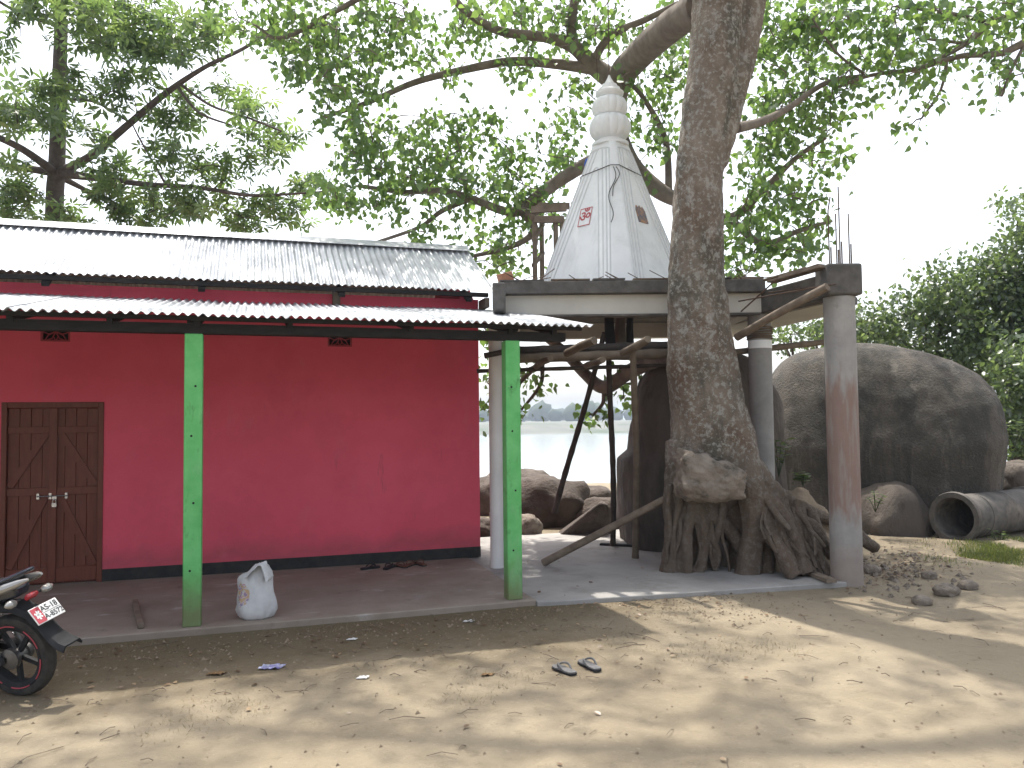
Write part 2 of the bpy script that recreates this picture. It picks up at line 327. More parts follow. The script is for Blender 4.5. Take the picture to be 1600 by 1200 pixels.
M['water'] = material('river_water', (.22, .25, .26), None, rough=.12, spec=.5, bump=.25, bscale=.6, bdist=.05)
w = MB(); c0 = SV * 30
w.obox((0, 0, 0), SU, SV, Z3, (-1500, 1500), (22, 420), (-4.6, -4.0))
tag(w.build('river', M['water']), kind='structure')
M['bank'] = material('far_sand_bank', (.10, .105, .09), (.15, .15, .125), .05, 8, .95, c3=(.06, .085, .045), s3=.03, lo3=.5, hi3=.62)
fb = MB(); rows = [(335, -4.3), (345, -3.2), (360, -.6), (385, .3), (460, .6), (600, .8), (1200, 1.2), (4000, 2.5)]
ts = list(range(-2000, 2001, 20)); b0 = []
for s_, z_ in rows:
    for t_ in ts:
        q = SU * t_ + SV * (s_ + 6 * mnoise.noise(Vector((t_ * .02, s_ * .01, 0))))
        b0.append((q.x, q.y, z_ + (.5 * mnoise.noise(Vector((t_ * .05, s_ * .04, 2))) if z_ > -4 else 0)))
fb.v = b0; n_ = len(ts); fb.f = [(j * n_ + i, j * n_ + i + 1, (j + 1) * n_ + i + 1, (j + 1) * n_ + i) for j in range(len(rows) - 1) for i in range(n_ - 1)]
tag(fb.build('far_bank', M['bank'], ang=180), kind='structure')
M['farwood'] = material('far_wood_leaves', (.025, .042, .02), (.05, .07, .035), .2, 6, .95)
fw = MB()
for k in range(520):
    s_ = random.uniform(520, 900); t_ = random.uniform(-.75, .75) * s_
    r_ = random.uniform(4, 8.5) * (1 + .5 * mnoise.noise(Vector((t_ * .012, 3, 0)))); q = SU * t_ + SV * s_
    prof = [(r_ * .5, 0), (r_ * .95, r_ * .35), (r_, r_ * .8), (r_ * .75, r_ * 1.25), (r_ * .35, r_ * 1.55), (.1, r_ * 1.65)]
    b_ = len(fw.v); fw.lathe(prof, (q.x, q.y, .4), 9)
    for i in range(b_, len(fw.v)):
        p = Vector(fw.v[i]); d_ = mnoise.noise(p * .22) * r_ * .35; fw.v[i] = (p.x + d_, p.y + d_ * .6, p.z + d_)
tag(fw.build('far_wood', M['farwood'], ang=180), 'hazy line of trees beyond the far river bank', 'wood', kind='stuff')

M['haze'] = bpy.data.materials.new('river_haze'); M['haze'].use_nodes = True
_n = M['haze'].node_tree; _n.nodes.remove(_n.nodes['Principled BSDF']); _v = _n.nodes.new('ShaderNodeVolumePrincipled')
_v.inputs['Color'].default_value = (.72, .83, .97, 1); _v.inputs['Density'].default_value = .00055; _v.inputs['Anisotropy'].default_value = .2
_n.links.new(_v.outputs[0], _n.nodes['Material Output'].inputs['Volume'])
hz = MB().obox((0, 0, 0), SU, SV, Z3, (-4500, 4500), (-4200, 4300), (-9.2, 24)).build('haze', M['haze']); tag(hz, 'pale haze in the air over river and far bank', 'haze', kind='stuff')

# ------------------------------------------------------------------ floors
vf = MB().box(-8, 2.86, 8.05, 13.2, -.3, .10).build('veranda_floor', M['slab_v'], bevel=.012); tag(vf, kind='structure')
FLq = [(2.863, 8.02), (3.05, 7.98), (6.55, 7.70), (6.9, 9.0), (7.2, 12.7), (2.863, 12.7)]
sf = MB().prism(FLq, (0, 0, 0), (1, 0, 0), (0, 1, 0), Z3, -.3, .088).build('shrine_floor', M['slab_s'], bevel=.012); tag(sf, kind='structure')

# ------------------------------------------------------------------ red house
house = thing('red_house', (-1, 10.83, .1), 'long red plastered house with tin roof and veranda behind green posts', 'house')
WY = 10.83
def wall_open(x0, x1, z0, z1, y0, y1, holes):
    m = MB(); xs = sorted({x0, x1, *[h[0] for h in holes], *[h[1] for h in holes]}); zs = sorted({z0, z1, *[h[2] for h in holes], *[h[3] for h in holes]})
    def solid(i, j):
        if i < 0 or j < 0 or i >= len(xs) - 1 or j >= len(zs) - 1: return False
        cx, cz = (xs[i] + xs[i + 1]) / 2, (zs[j] + zs[j + 1]) / 2
        return not any(h[0] < cx < h[1] and h[2] < cz < h[3] for h in holes)
    for i in range(len(xs) - 1):
        for j in range(len(zs) - 1):
            if not solid(i, j): continue
            a, b, c, d = xs[i], xs[i + 1], zs[j], zs[j + 1]
            m.add([(a, y0, c), (b, y0, c), (b, y0, d), (a, y0, d)], [(0, 1, 2, 3)]); m.add([(a, y1, c), (b, y1, c), (b, y1, d), (a, y1, d)], [(3, 2, 1, 0)])
            if not solid(i - 1, j): m.add([(a, y0, c), (a, y0, d), (a, y1, d), (a, y1, c)], [(0, 1, 2, 3)])
            if not solid(i + 1, j): m.add([(b, y0, c), (b, y1, c), (b, y1, d), (b, y0, d)], [(0, 1, 2, 3)])
            if not solid(i, j - 1): m.add([(a, y0, c), (a, y1, c), (b, y1, c), (b, y0, c)], [(0, 1, 2, 3)])
            if not solid(i, j + 1): m.add([(a, y0, d), (b, y0, d), (b, y1, d), (a, y1, d)], [(0, 1, 2, 3)])
    return m
DX0, DX1, DZ = -2.81, -1.72, 2.27
VENTS = [(-2.42, -2.10, 3.0, 3.24), (.95, 1.27, 3.0, 3.24)]
holes = [(DX0, DX1, .1, DZ)] + VENTS
wm = wall_open(-8, 3.03, .1, 3.70, WY, WY + .2, holes)
wm.build('wall', M['red'], house)
MB().prism([(WY + .2, .1), (13.2, .1), (13.2, 3.70), (12.0, 4.52), (WY + .2, 3.70)], (2.83, 0, 0), (0, 1, 0), (0, 0, 1), (1, 0, 0), 0, .197).build('side_wall', M['red'], house)
MB().box(-8, 2.83, 13.0, 13.197, .1, 3.69).build('rear_wall', M['red'], house)
MB().box(-8, 2.82, WY + .203, 12.99, .10, .13).build('inner_floor', M['slab_v'], house)
MB().box(DX1, 3.034, WY - .008, WY + .05, .1, .245).build('skirting', M['black'], house)
MB().box(-8, DX0, WY - .008, WY + .05, .1, .245).build('skirting', M['black'], house)
# door
dr = MB(); fy0, fy1 = WY - .015, WY + .10
dr.box(DX0, DX0 + .06, fy0, fy1, .1, DZ).box(DX1 - .06, DX1, fy0, fy1, .1, DZ).box(DX0 + .06, DX1 - .06, fy0, fy1, DZ - .07, DZ)
door = dr.build('door', M['door'], house, bevel=.006); door['label'] = 'brown double plank door with bolt and padlock'
lx0, lx1, lz1 = DX0 + .063, DX1 - .063, DZ - .073; cxm = (lx0 + lx1) / 2
nb = 8
for i in range(nb):
    a = lx0 + (lx1 - lx0) * i / nb; b = lx0 + (lx1 - lx0) * (i + 1) / nb
    MB().box(a + .002, b - .002, WY + .034 + random.uniform(-.002, .002), WY + .06, .11, lz1).build('plank', M['door'], door, bevel=.004)
y0, y1 = WY + .006, WY + .031
for side in (0, 1):
    a, b = (lx0, cxm - .045) if side == 0 else (cxm + .045, lx1)
    for z0, z1 in ((.13, .30), (1.16, 1.25), (lz1 - .30, lz1 - .22)):
        MB().box(a, b, y0, y1, z0, z1).build('rail', M['door'], door, bevel=.004)
    out, inn = (a + .03, b - .03) if side == 0 else (b - .03, a + .03)
    MB().bar((out, (y0 + y1) / 2, 1.27), (inn, (y0 + y1) / 2, lz1 - .30), .022, .075, (0, 1, 0) and Vector((1, 0, 0))).build('brace', M['door'], door)
    MB().bar((out, (y0 + y1) / 2, .31), (inn, (y0 + y1) / 2, 1.15), .022, .075, Vector((1, 0, 0))).build('brace', M['door'], door)
MB().box(cxm - .043, cxm + .043, WY - .006, WY + .030, .13, lz1).build('stile', M['door'], door, bevel=.004)
bt = MB().tube([(cxm - .16, WY - .03, 1.15), (cxm + .17, WY - .03, 1.15)], .008, 8)
for dx in (-.15, -.02, .15): bt.box(cxm + dx - .014, cxm + dx + .014, WY - .024, WY - .007, 1.115, 1.185)
bt.box(cxm + .005, cxm + .05, WY - .035, WY - .022, 1.11, 1.15)
bt.build('bolt', M['chrome'], door)
pk = MB().box(cxm + .005, cxm + .055, WY - .06, WY - .038, 1.02, 1.07)
pk.tube(smooth_path([((cxm + .015, WY - .049, 1.065), .005), ((cxm + .016, WY - .049, 1.10), .005), ((cxm + .03, WY - .049, 1.115), .005), ((cxm + .044, WY - .049, 1.10), .005), ((cxm + .045, WY - .049, 1.065), .005)], 4)[0], .005, 6)
pk.build('padlock', M['chrome'], door, bevel=.004)
# vents: moulded lattice blocks
for (a, b, z0, z1) in VENTS:
    v = MB(); yv0, yv1 = WY + .004, WY + .045; t = .022
    v.box(a, a + t, yv0, yv1, z0, z1).box(b - t, b, yv0, yv1, z0, z1).box(a + t, b - t, yv0, yv1, z0, z0 + t).box(a + t, b - t, yv0, yv1, z1 - t, z1)
    vo = v.build('vent', M['vent'], house)
    MB().box(a + .001, b - .001, WY + .10, WY + .11, z0 + .001, z1 - .001).build('vent_back', M['hole'], vo)
    cx_, cz_ = (a + b) / 2, (z0 + z1) / 2; lt = MB()
    for q in range(8):
        an = q * math.pi / 4 + .001; L_ = .15 if q % 4 == 0 else (.11 if q % 2 == 0 else .17)
        for off in (-.028, .028):
            e_ = Vector((math.cos(an), 0, math.sin(an))); n_v = Vector((-math.sin(an), 0, math.cos(an)))
            mid = Vector((cx_, WY + .022 + .0004 * q, cz_)) + e_ * (L_ * .5) + n_v * off; tip = Vector((cx_, WY + .022 + .0004 * q, cz_)) + e_ * L_
            tip.x = min(max(tip.x, a + .01), b - .01); tip.z = min(max(tip.z, z0 + .01), z1 - .01)
            lt.tube([(cx_, WY + .022, cz_), mid, tip], .0075, 5)
    lt.build('lattice', M['vent'], vo)
# corrugated sheets
def sheet(x0, x1, ya, za, yb, zb, lift, pitch=.088, amp=.013, ph=0.0):
    m = MB(); n = int(round((x1 - x0) / pitch)) * 8; L = Vector((0, yb - ya, zb - za)); ln = L.length; nrm = Vector((0, -L.z, L.y)).normalized()
    if nrm.z < 0: nrm = -nrm
    vs = []; rows_ = (0, .33, .66, 1)
    for lay in (0, 1):
        for r in rows_:
            for i in range(n + 1):
                x = x0 + (x1 - x0) * i / n
                h = amp * math.cos(2 * math.pi * (x - ph) / pitch) + lift + .004 * mnoise.noise(Vector((x * .9, r * 2.1, za))) - lay * .004
                q = Vector((x, ya, za)) + L * r + nrm * h; vs.append(q)
    k = n + 1; fs = []
    nr = len(rows_)
    for lay in (0, 1):
        for r in range(nr - 1):
            for i in range(n):
                b = lay * nr * k + r * k + i; q = (b, b + 1, b + k + 1, b + k)
                fs.append(q if (lay == 0) == (yb > ya) else q[::-1])
    for i in range(n): fs.append((i, i + nr * k, i + 1 + nr * k, i + 1)); e = (nr - 1) * k + i; fs.append((e + 1, e + 1 + nr * k, e + nr * k, e))
    for r in range(nr - 1):
        a = r * k; fs.append((a, a + k, a + k + nr * k, a + nr * k)); a = r * k + n; fs.append((a + k, a, a + nr * k, a + k + nr * k))
    return m.add(vs, fs)
wd = .088 * 9
EZ, RZ, EY, RY = 3.765, 4.66, 10.45, 12.0
x = 3.17; i = 0
while x > -8:
    sheet(x - wd - .05, x, EY + random.uniform(-.012, .012), EZ, RY - .02, RZ - .012, .004 + .006 * (i % 2)).build('roof_sheet', M['tin'], house, ang=60)
    sheet(x - wd - .05, x, 13.55, EZ, RY + .02, RZ - .012, .004 + .006 * (i % 2)).build('roof_sheet', M['tin'], house, ang=60)
    x -= wd; i += 1
x = 3.52; i = 0
VEY, VEZ, VTY, VTZ = 7.95, 3.005, 10.80, 3.545
while x > -8:
    sheet(x - wd - .05, x, VEY + random.uniform(-.015, .015), VEZ, VTY, VTZ, .004 + .006 * (i % 2), amp=.015).build('veranda_sheet', M['tin'], house, ang=60)
    x -= wd; i += 1
rc = MB().prism([(-.20, -.09), (-.02, .022), (.02, .022), (.20, -.09), (.20, -.084), (.022, .03), (-.022, .03), (-.20, -.084)], (-8, RY, RZ + .03), (0, 1, 0), Z3, (1, 0, 0), 0, 11.18)
rc.build('ridge_cap', M['tin'], house)
# timber: wall plates, purlins, rafters, beam
for yy in (EY + .06, 11.2): 
    zz = EZ + (RZ - EZ) * (yy - EY) / (RY - EY) - .055
    MB().box(-8, 3.08, yy - .03, yy + .03, zz - .055, zz).build('purlin', M['darkwood'], house)
for xx in np.arange(-7.4, 3.2, 1.7):
    MB().bar((xx, EY + .02, EZ - .13), (xx, RY, RZ - .13), .05, .08, Vector((1, 0, 0))).build('rafter', M['darkwood'], house)
def vz(y): return VEZ + (VTZ - VEZ) * (y - VEY) / (VTY - VEY)
for yy in (8.06, 9.3, 10.5):
    MB().box(-8, 3.42, yy - .025, yy + .025, vz(yy) - .058, vz(yy) - .016).build('purlin', M['darkwood'], house)
for xx in (-7.3, -5.9, -4.5, -3.3, -2.05, -1.25, -.5, .35, 1.55, 2.62, 3.12):
    MB().bar((xx, 8.08, vz(8.08) - .085), (xx, 10.80, vz(10.80) - .085), .06, .05, Vector((1, 0, 0))).build('rafter', M['darkwood'], house)
MB().box(-8, 3.27, 8.13, 8.25, 2.852, 2.950).build('beam', M['darkwood'], house, bevel=.008)
for xx in (1.06, -4.2): MB().box(xx - .05, xx + .05, WY - .06, WY - .002, 3.52, 3.76).build('prop', M['wood'], house)
MB().box(3.034, 3.10, 10.5, 10.83, 3.55, 3.68).build('beam_end', M['wood'], house)
for k, px_ in enumerate((-3.75, -.53, 2.65)):
    po = MB().box(px_ - .082, px_ + .082, 8.115, 8.265, .1, 2.850)
    po = po.build('post', M['green'], house, bevel=.010)
    for zz in (.62, 1.25, 1.88, 2.35):
        MB().lathe([(.011, -.002), (.011, .0)], (px_ + random.uniform(-.02, .02), 8.1135, zz), 10, axis=(0, -1, 0)).build('bolt_hole', M['hole'], po)
    MB().box(px_ - .06, px_ + .06, 8.10, 8.28, 2.952, vz(8.2) - .03).build('post_head', M['darkwood'], house)

# ------------------------------------------------------------------ shrine pavilion
SC0 = Vector((3.216, 10.13, 0)); SW, SD = 3.42, 3.4
shrine = thing('river_shrine', (5.37, 11.22, .088), 'white pointed temple spire on flat concrete roof with round columns', 'shrine')
def sbox(a, b, c): return MB().obox(SC0, SU, SV, Z3, a, b, c)
sbox((-.10, SW + .02), (-.12, SD + .1), (3.66, 3.83)).build('roof_slab', M['conc'], shrine, bevel=.012)
sbox((0, SW), (0, .2), (3.40, 3.657)).build('fascia', M['offwhite'], shrine)
sbox((.0, SW), (SD - .2, SD), (3.40, 3.657)).build('fascia', M['offwhite'], shrine)
sbox((0, .2), (.203, SD - .203), (3.40, 3.657)).build('fascia', M['offwhite'], shrine)
sbox((SW - .2, SW), (.203, SD - .203), (3.40, 3.657)).build('fascia', M['offwhite'], shrine)
sbox((.02, SW - .02), (-.012, .21), (3.372, 3.397)).build('drip_edge', M['conc'], shrine)
sbox((-.16, -.0), (-.8, .3), (3.36, 3.70)).build('beam_stub', M['conc'], shrine, bevel=.02)
# roof over the right bay, white soffit below
RB = [(6.72, 7.98), (7.75, 8.75), (8.15, 12.2), (6.95, 12.3)]
MB().prism(RB, (0, 0, 0), (1, 0, 0), (0, 1, 0), Z3, 3.50, 3.60).build('side_roof_slab', M['conc'], shrine, bevel=.01)
MB().prism([(6.78, 8.2), (7.6, 8.8), (7.98, 12.1), (7.0, 12.2)], (0, 0, 0), (1, 0, 0), (0, 1, 0), Z3, 3.40, 3.497).build('soffit', M['offwhite'], shrine)
c2, co = Vector((6.56, 9.27, 0)), Vector((6.67, 7.84, 0))
MB().bar(c2 + Vector((0, .15, 3.53)), co + Vector((0, .1, 3.57)), .25, .30).build('beam', M['conc'], shrine, bevel=.015)
MB().lathe([(.155, .03), (.155, 3.40)], c2, 28).build('column', M['conc_col'], shrine, label='grey concrete column in front of the boulder')
MB().lathe([(.158, 2.93), (.158, 3.04)], c2, 28).build('paint_band', M['white'], shrine)
wr = MB()
for k in range(6): wr.tube([c2 + Vector((.165 * math.cos(a), .165 * math.sin(a), 3.07 + .028 * k + .006 * math.sin(a * 2 + k))) for a in np.linspace(0, 6.28, 20)], .012, 5)
wr.build('rope_binding', M['bamboo'], shrine)
MB().lathe([(.182, -.02), (.180, 1.0), (.181, 2.2), (.179, 3.42)], co, 32).build('column', M['conc_red'], shrine, label='bare concrete column with red-brown wash at platform corner')
MB().obox(co, SU, SV, Z3, (-.21, .21), (-.2, .2), (3.423, 3.80)).build('column_head', M['conc'], shrine, bevel=.03)
for k, (dx, dy, h, hook) in enumerate([(-.12, -.05, .85, -.03), (-.02, -.12, .95, .0), (.03, .10, .68, 0.), (.15, .02, .66, 0.)]):
    b = co + SU * dx + SV * dy + Vector((0, 0, 3.78))
    MB().tube([b, b + Vector((0, 0, h * .8)), b + SU * (hook * -1) + Vector((0, 0, h))], .008, 6).build('rebar', M['steel'], shrine)
    b2 = b + SU * .022
    MB().tube([b2, b2 + Vector((0, 0, .24 + .05 * (k % 2)))], .009, 6).build('rebar', M['steel'], shrine)
MB().lathe([(.09, .088), (.092, 1.5), (.09, 3.40)], (3.04, 10.05, 0), 28).build('column', M['white_col'], shrine, label='slim white round column beside green post')
# rebar ends lying over the roof edge
for k in range(26):
    a = random.uniform(-.1, SW * .98); an = random.choice([random.uniform(.15, .5), random.uniform(.6, .9), 2.4]); L_ = random.uniform(.12, .42)
    p = SC0 + SU * a + SV * random.uniform(-.14, .05) + Z3 * 3.825; q = p + SU * (math.cos(an) * L_) + Z3 * (math.sin(an) * L_ * .55) - SV * random.uniform(0, .15)
    MB().tube([p, q], .006, 5).build('rebar', M['steel'], shrine)
for a, b in (((995, 545), (465, 640)), ((1035, 540), (640, 590)), ((690, 510), (480, 700))):
    f_ = lambda c, D: atd(1030 + c[0] / 3.75, 300 + c[1] / 3.75, D)
    MB().tube([f_(a, 9.25), f_(b, 10.35)], .010, 5).build('rebar', M['steel'], shrine)
# spire
SPC = atd(957, 437, 12.35); SPC.z = 0
zb, zt, hb, ht = 3.832, 6.24, 1.36, .315
ca, cb = -SV, SU                                  # corners of the square face the viewer's side and the flanks
cor = [ca, cb, -ca, -cb]
zz_ = [zb, zt]; sp = MB()
rows_ = [(hb, zb), (ht + (hb - ht) * .5, (zb + zt) / 2), (ht, zt), (ht * .98, zt + .02)]
CF = .12
c8 = []
for k in range(4): c8 += [cor[k] * (1 - CF) + cor[k - 1] * CF, cor[k] * (1 - CF) + cor[(k + 1) % 4] * CF]
vs = [SPC + c8[k] * r + Z3 * z for (r, z) in rows_ for k in range(8)]
sp.add(vs, [(i * 8 + k, i * 8 + (k + 1) % 8, i * 8 + 8 + (k + 1) % 8, i * 8 + 8 + k) for i in range(3) for k in range(8)] + [tuple(range(24, 32))])
spire = sp.build('spire', M['white'], shrine, bevel=.02)
def facept(k, s_, z):      # s_ 0..1 from corner k to k+1
    r = hb + (ht - hb) * (z - zb) / (zt - zb); return SPC + (cor[k] * (1 - s_) + cor[(k + 1) % 4] * s_) * r + Z3 * z
M['relief'] = material('relief_line_plaster', (.60, .61, .62), (.66, .67, .67), 5, 5, .75)
for k in range(4):
    nrm = (cor[k] + cor[(k + 1) % 4]).normalized()
    for j, d in enumerate((.02, .08, .15, .23)):
        W = lambda z: (hb + (ht - hb) * (z - zb) / (zt - zb)) * math.sqrt(2)
        # legs run parallel to the two edges, d away from them, and meet in a rounded head
        d0 = d; zm = zb
        while W(zm) * (1 - 2 * CF) - 2 * d0 > .10 and zm < zt - .16: zm += .02
        e_ = lambda z: CF + d0 / W(z)
        path = [facept(k, e_(z), z) for z in np.linspace(zb + .02, zm, 12)]
        path += [facept(k, e_(zm) + (1 - 2 * e_(zm)) * (.5 - .5 * math.cos(t)), zm + .05 * math.sin(t)) for t in np.linspace(.2, math.pi - .2, 8)]
        path += [facept(k, 1 - e_(z), z) for z in np.linspace(zm, zb + .02, 12)]
        MB().tube([p + nrm * .0 for p in path], .012, 6).build('relief_line', M['relief'], spire)
fin = MB()
fin.lathe([(.20, 6.22), (.285, 6.225), (.285, 6.27), (.20, 6.285), (.175, 6.31), (.18, 6.36)], SPC, 28)
fin.build('neck', M['white'], shrine)
def bulb(z0, z1, R_): return [(R_ * (.50 + .50 * math.sin(t) ** .75), z0 + (z1 - z0) * (.5 - .5 * math.cos(t))) for t in np.linspace(.05, math.pi - .05, 12)]
for z0, z1, R_ in ((6.34, 6.70, .325), (6.69, 6.985, .280)):
    MB().lathe(bulb(z0, z1, R_), SPC, 96, 14, .09).build('ribbed_bulb', M['white'], shrine)
MB().lathe([(.13, 6.97), (.155, 7.0), (.215, 7.04), (.222, 7.075), (.19, 7.09), (.165, 7.13), (.165, 7.145), (.14, 7.15), (.12, 7.185), (.12, 7.2), (.09, 7.205), (.07, 7.24), (.03, 7.31), (.012, 7.36)], SPC, 28).build('finial', M['white'], shrine)
MB().tube([SPC + Z3 * 7.34, SPC + Z3 * 8.9], .009, 6).build('rod', M['steel'], shrine)
MB().tube([SPC - SU * .16 + SV * .1 + Z3 * 7.0, SPC - SU * .22 + SV * .1 + Z3 * 8.9], .006, 5).build('rod', M['steel'], shrine)
# rope round the spire with dangling ends
zr = 5.76; rr = hb + (ht - hb) * (zr - zb) / (zt - zb) + .012
rp = MB(); cs = [SPC + c8[k % 8] * (rr + .004) + Z3 * (zr + (.03 if k % 4 < 2 else -.02)) for k in range(9)]
for k in range(8): rp.tube([cs[k].lerp(cs[k + 1], t) for t in (0, .5, 1)], .007, 5)
pts = [SPC + cor[0] * (rr * .88 + .012) + Z3 * zr - SU * .02 + SU * (-.05 * t + .02 * math.sin(t * 9)) * 2.2 + cor[0] * (.335 * t) - Z3 * (.92 * t) for t in np.linspace(0, 1, 16)]
rp.tube(pts, .006, 5); rp.tube([p + SU * (.04 + .02 * math.sin(i)) for i, p in enumerate(pts[:9])], .006, 5)
rp.build('rope', M['rope'], shrine)
# emblem tiles on the two front faces
def tile(k, s_, z, w_, h_):
    c = facept(k, s_, z); ux = (facept(k, s_ + .02, z) - facept(k, s_ - .02, z)).normalized(); uy = (facept(k, s_, z + .1) - c).normalized()
    uy = (uy - ux * uy.dot(ux)).normalized(); return c, ux, uy, ux.cross(uy)
def textmesh(txt, size, thick=.0):
    cu = bpy.data.curves.new('t', 'FONT'); cu.body = txt; cu.size = size; cu.align_x = 'CENTER'; cu.align_y = 'CENTER'; cu.offset = thick
    ob = bpy.data.objects.new('t', cu); COL.objects.link(ob); dg = bpy.context.evaluated_depsgraph_get()
    me = bpy.data.meshes.new_from_object(ob.evaluated_get(dg)); v = [p.co.copy() for p in me.vertices]; f = [tuple(p.vertices) for p in me.polygons]
    bpy.data.objects.remove(ob); bpy.data.curves.remove(cu); bpy.data.meshes.remove(me); return v, f
def put_text(txt, size, o, ax, ay, az, name, mat, parent, thick=.0, h=.0):
    v, f = textmesh(txt, size, thick); m = MB(); m.add([o + ax * p.x + ay * p.y + az * h for p in v], f); return m.build(name, mat, parent)
def side_z(px, py): return atd(px, py, 11.6).z
for k, s_, z, what in ((3, .48, 5.02, 'om'), (0, .46, 5.05, 'pic')):
    c, ax, ay, az = tile(k, s_, z, .2, .3)
    if az.dot(-SV) < 0: az = -az
    if what == 'om':
        tl = MB().obox(c, ax, ay, az, (-.115, .115), (-.15, .15), (-.01, .012)).build('emblem_tile', M['white'], shrine, label='white tile with a red Om sign')
        fr = MB()
        for q in ((-.115, .115, -.15, -.137), (-.115, .115, .137, .15), (-.115, -.103, -.137, .137), (.103, .115, -.137, .137)): fr.obox(c, ax, ay, az, q[:2], q[2:], (.0125, .016))
        fr.build('frame_line', M['emred'], tl)
        try: put_text('\u0950', .24, c, ax, ay, az, 'om_sign', M['emred'], tl, .004, .016)
        except Exception: pass
    else:
        arch = [(-.115, -.15), (.115, -.15), (.115, .06), (.07, .13), (.03, .10), (0, .14), (-.04, .10), (-.08, .13), (-.115, .05)]
        M['pic'] = material('picture_tile', (.10, .11, .16), (.24, .16, .12), 14, 5, .4, c3=(.40, .22, .12), s3=11, lo3=.5, hi3=.6)
        MB().prism(arch, c, ax, ay, az, -.01, .012).build('picture_tile', M['pic'], shrine, label='small dark coloured picture tile')

# ------------------------------------------------------------------ things on and under the shrine roof
GB = 'loose boards on the shrine roof'
for k, (a, b, D0, D1, l) in enumerate([((1205, 441), (1288, 417), 10.15, 9.45, 'lowest of the boards piled on the sloping roof beam'), ((1222, 434), (1284, 414), 10.05, 9.5, 'middle one of the boards piled on the sloping roof beam'), ((1196, 440), (1262, 419), 10.3, 9.7, 'topmost of the boards piled on the sloping roof beam')]):
    p, q = atd(*a, D0), atd(*b, D1); p.z = max(p.z, 3.70 + .03 * k); q.z = max(q.z, 3.735 + .03 * k)
    tag(MB().bar(p, q, .16 - .03 * k, .025).build('loose_plank', M['wood'], bevel=.004), l, 'board', GB)
xx = -.08; kk = 0
while xx < SW - .1:
    L_ = random.uniform(.25, .7)
    MB().obox(SC0 - SV * random.uniform(.10, .145) + Z3 * (3.832 + random.uniform(0, .006)), SU, (SV + Z3 * random.uniform(-.05, .08)).normalized(), Z3, (xx, min(SW, xx + L_)), (0, random.uniform(.10, .22)), (0, random.uniform(.012, .035))).build('formwork_scrap', M['wood' if kk % 2 else 'conc'], shrine)
    xx += L_ + random.uniform(-.0, .12); kk += 1
wf = thing('wooden_stand', atd(850, 430, 12.6), 'rough wooden frame stand on the concrete roof left of the spire', 'frame')
wf.location.z = 3.83
def P_(px, py, D=12.6): return atd(px, py, D)
for (x_, D) in ((835, 12.5), (846, 13.0), (868, 12.5), (878, 13.0)):
    t = P_(x_, 338, D); b = t.copy(); b.z = 3.83
    MB().bar(b, t, .06, .06, (0, 1, 0)).build('leg', M['wood'], wf)
for (a, b) in (((830, 328, 12.45), (885, 325, 12.45)), ((840, 322, 13.0), (890, 322, 13.0)), ((832, 340, 12.47), (842, 325, 13.05)), ((835, 343, 12.45), (880, 343, 12.45))):
    MB().bar(P_(*a), P_(*b), .07, .10).build('board', M['wood'], wf)
for z0, z1 in ((350, 375), (395, 415)): MB().bar(P_(833, z1, 12.46), P_(849, z0, 13.0), .05, .05).build('brace', M['wood'], wf)
br = MB(); pb = Vector((3.22, 10.15, 3.90)); br.obox(pb, Vector((.9, .3, .3)).normalized(), Vector((-.3, .95, 0)).normalized(), Vector((-.3, -.1, .95)).normalized(), (-.10, .10), (-.055, .055), (-.07, .07))
tag(br.build('brick', M['brick'], bevel=.01), 'red clay brick lying at the corner of the tin roof', 'brick')
blu = MB().lathe([(.02, 0), (.07, .03), (.085, .10), (.065, .17), (.02, .20)], atd(921, 266, 12.75), 16)
tag(blu.build('blue_pot', M['blue']), 'small blue plastic pot half hidden behind the spire', 'pot')

def pole(p, q, r0_, r1_, mat, label, cat='bamboo pole', name='bamboo_pole', n=12, knots=True, group='bamboo scaffolding under the shrine roof'):
    p, q = Vector(p), Vector(q); L_ = (q - p).length; N_ = max(4, int(L_ / .12)); side = (q - p).cross(Z3)
    if side.length < .1: side = Vector((1, 0, 0))
    side.normalize(); P = []; R_ = []
    for i in range(N_ + 1):
        t = i / N_; P.append(p.lerp(q, t) + side * (.018 * math.sin(t * 5 + p.x * 3)) * min(1, L_)); R_.append((r0_ + (r1_ - r0_) * t) * (1.12 if knots and i % 3 == 0 else 1))
    return tag(MB().tube(P, R_, n).build(name, mat, ang=60), label, cat, group)
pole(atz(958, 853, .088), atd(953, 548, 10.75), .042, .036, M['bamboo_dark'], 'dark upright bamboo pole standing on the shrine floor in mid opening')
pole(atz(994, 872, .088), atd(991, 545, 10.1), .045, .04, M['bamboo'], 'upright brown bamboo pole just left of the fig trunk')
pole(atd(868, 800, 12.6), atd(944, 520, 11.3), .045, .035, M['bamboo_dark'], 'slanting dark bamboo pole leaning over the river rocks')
pole(atz(848, 880, .12), atd(1058, 770, 10.0), .05, .045, M['wood'], 'long wooden pole leaning from the floor to the fig roots', 'pole', 'leaning_pole', knots=False)
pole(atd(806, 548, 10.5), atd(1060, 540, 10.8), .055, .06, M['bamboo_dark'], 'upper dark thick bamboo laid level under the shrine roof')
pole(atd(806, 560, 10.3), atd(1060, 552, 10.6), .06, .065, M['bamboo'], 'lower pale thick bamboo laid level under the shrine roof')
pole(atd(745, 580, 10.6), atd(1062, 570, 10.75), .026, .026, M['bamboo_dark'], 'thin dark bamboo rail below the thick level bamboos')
pole(atd(885, 552, 10.15), atd(928, 532, 9.6), .05, .05, M['bamboo'], 'short bamboo with open end pointing out near mid opening')
pole(atd(975, 552, 10.2), atd(1012, 530, 9.65), .05, .045, M['bamboo'], 'short bamboo with open end pointing out beside fig trunk')
pole(atd(828, 578, 10.9), atd(860, 560, 10.0), .04, .04, M['bamboo'], 'short stub of bamboo tied under the level bamboos near green post')
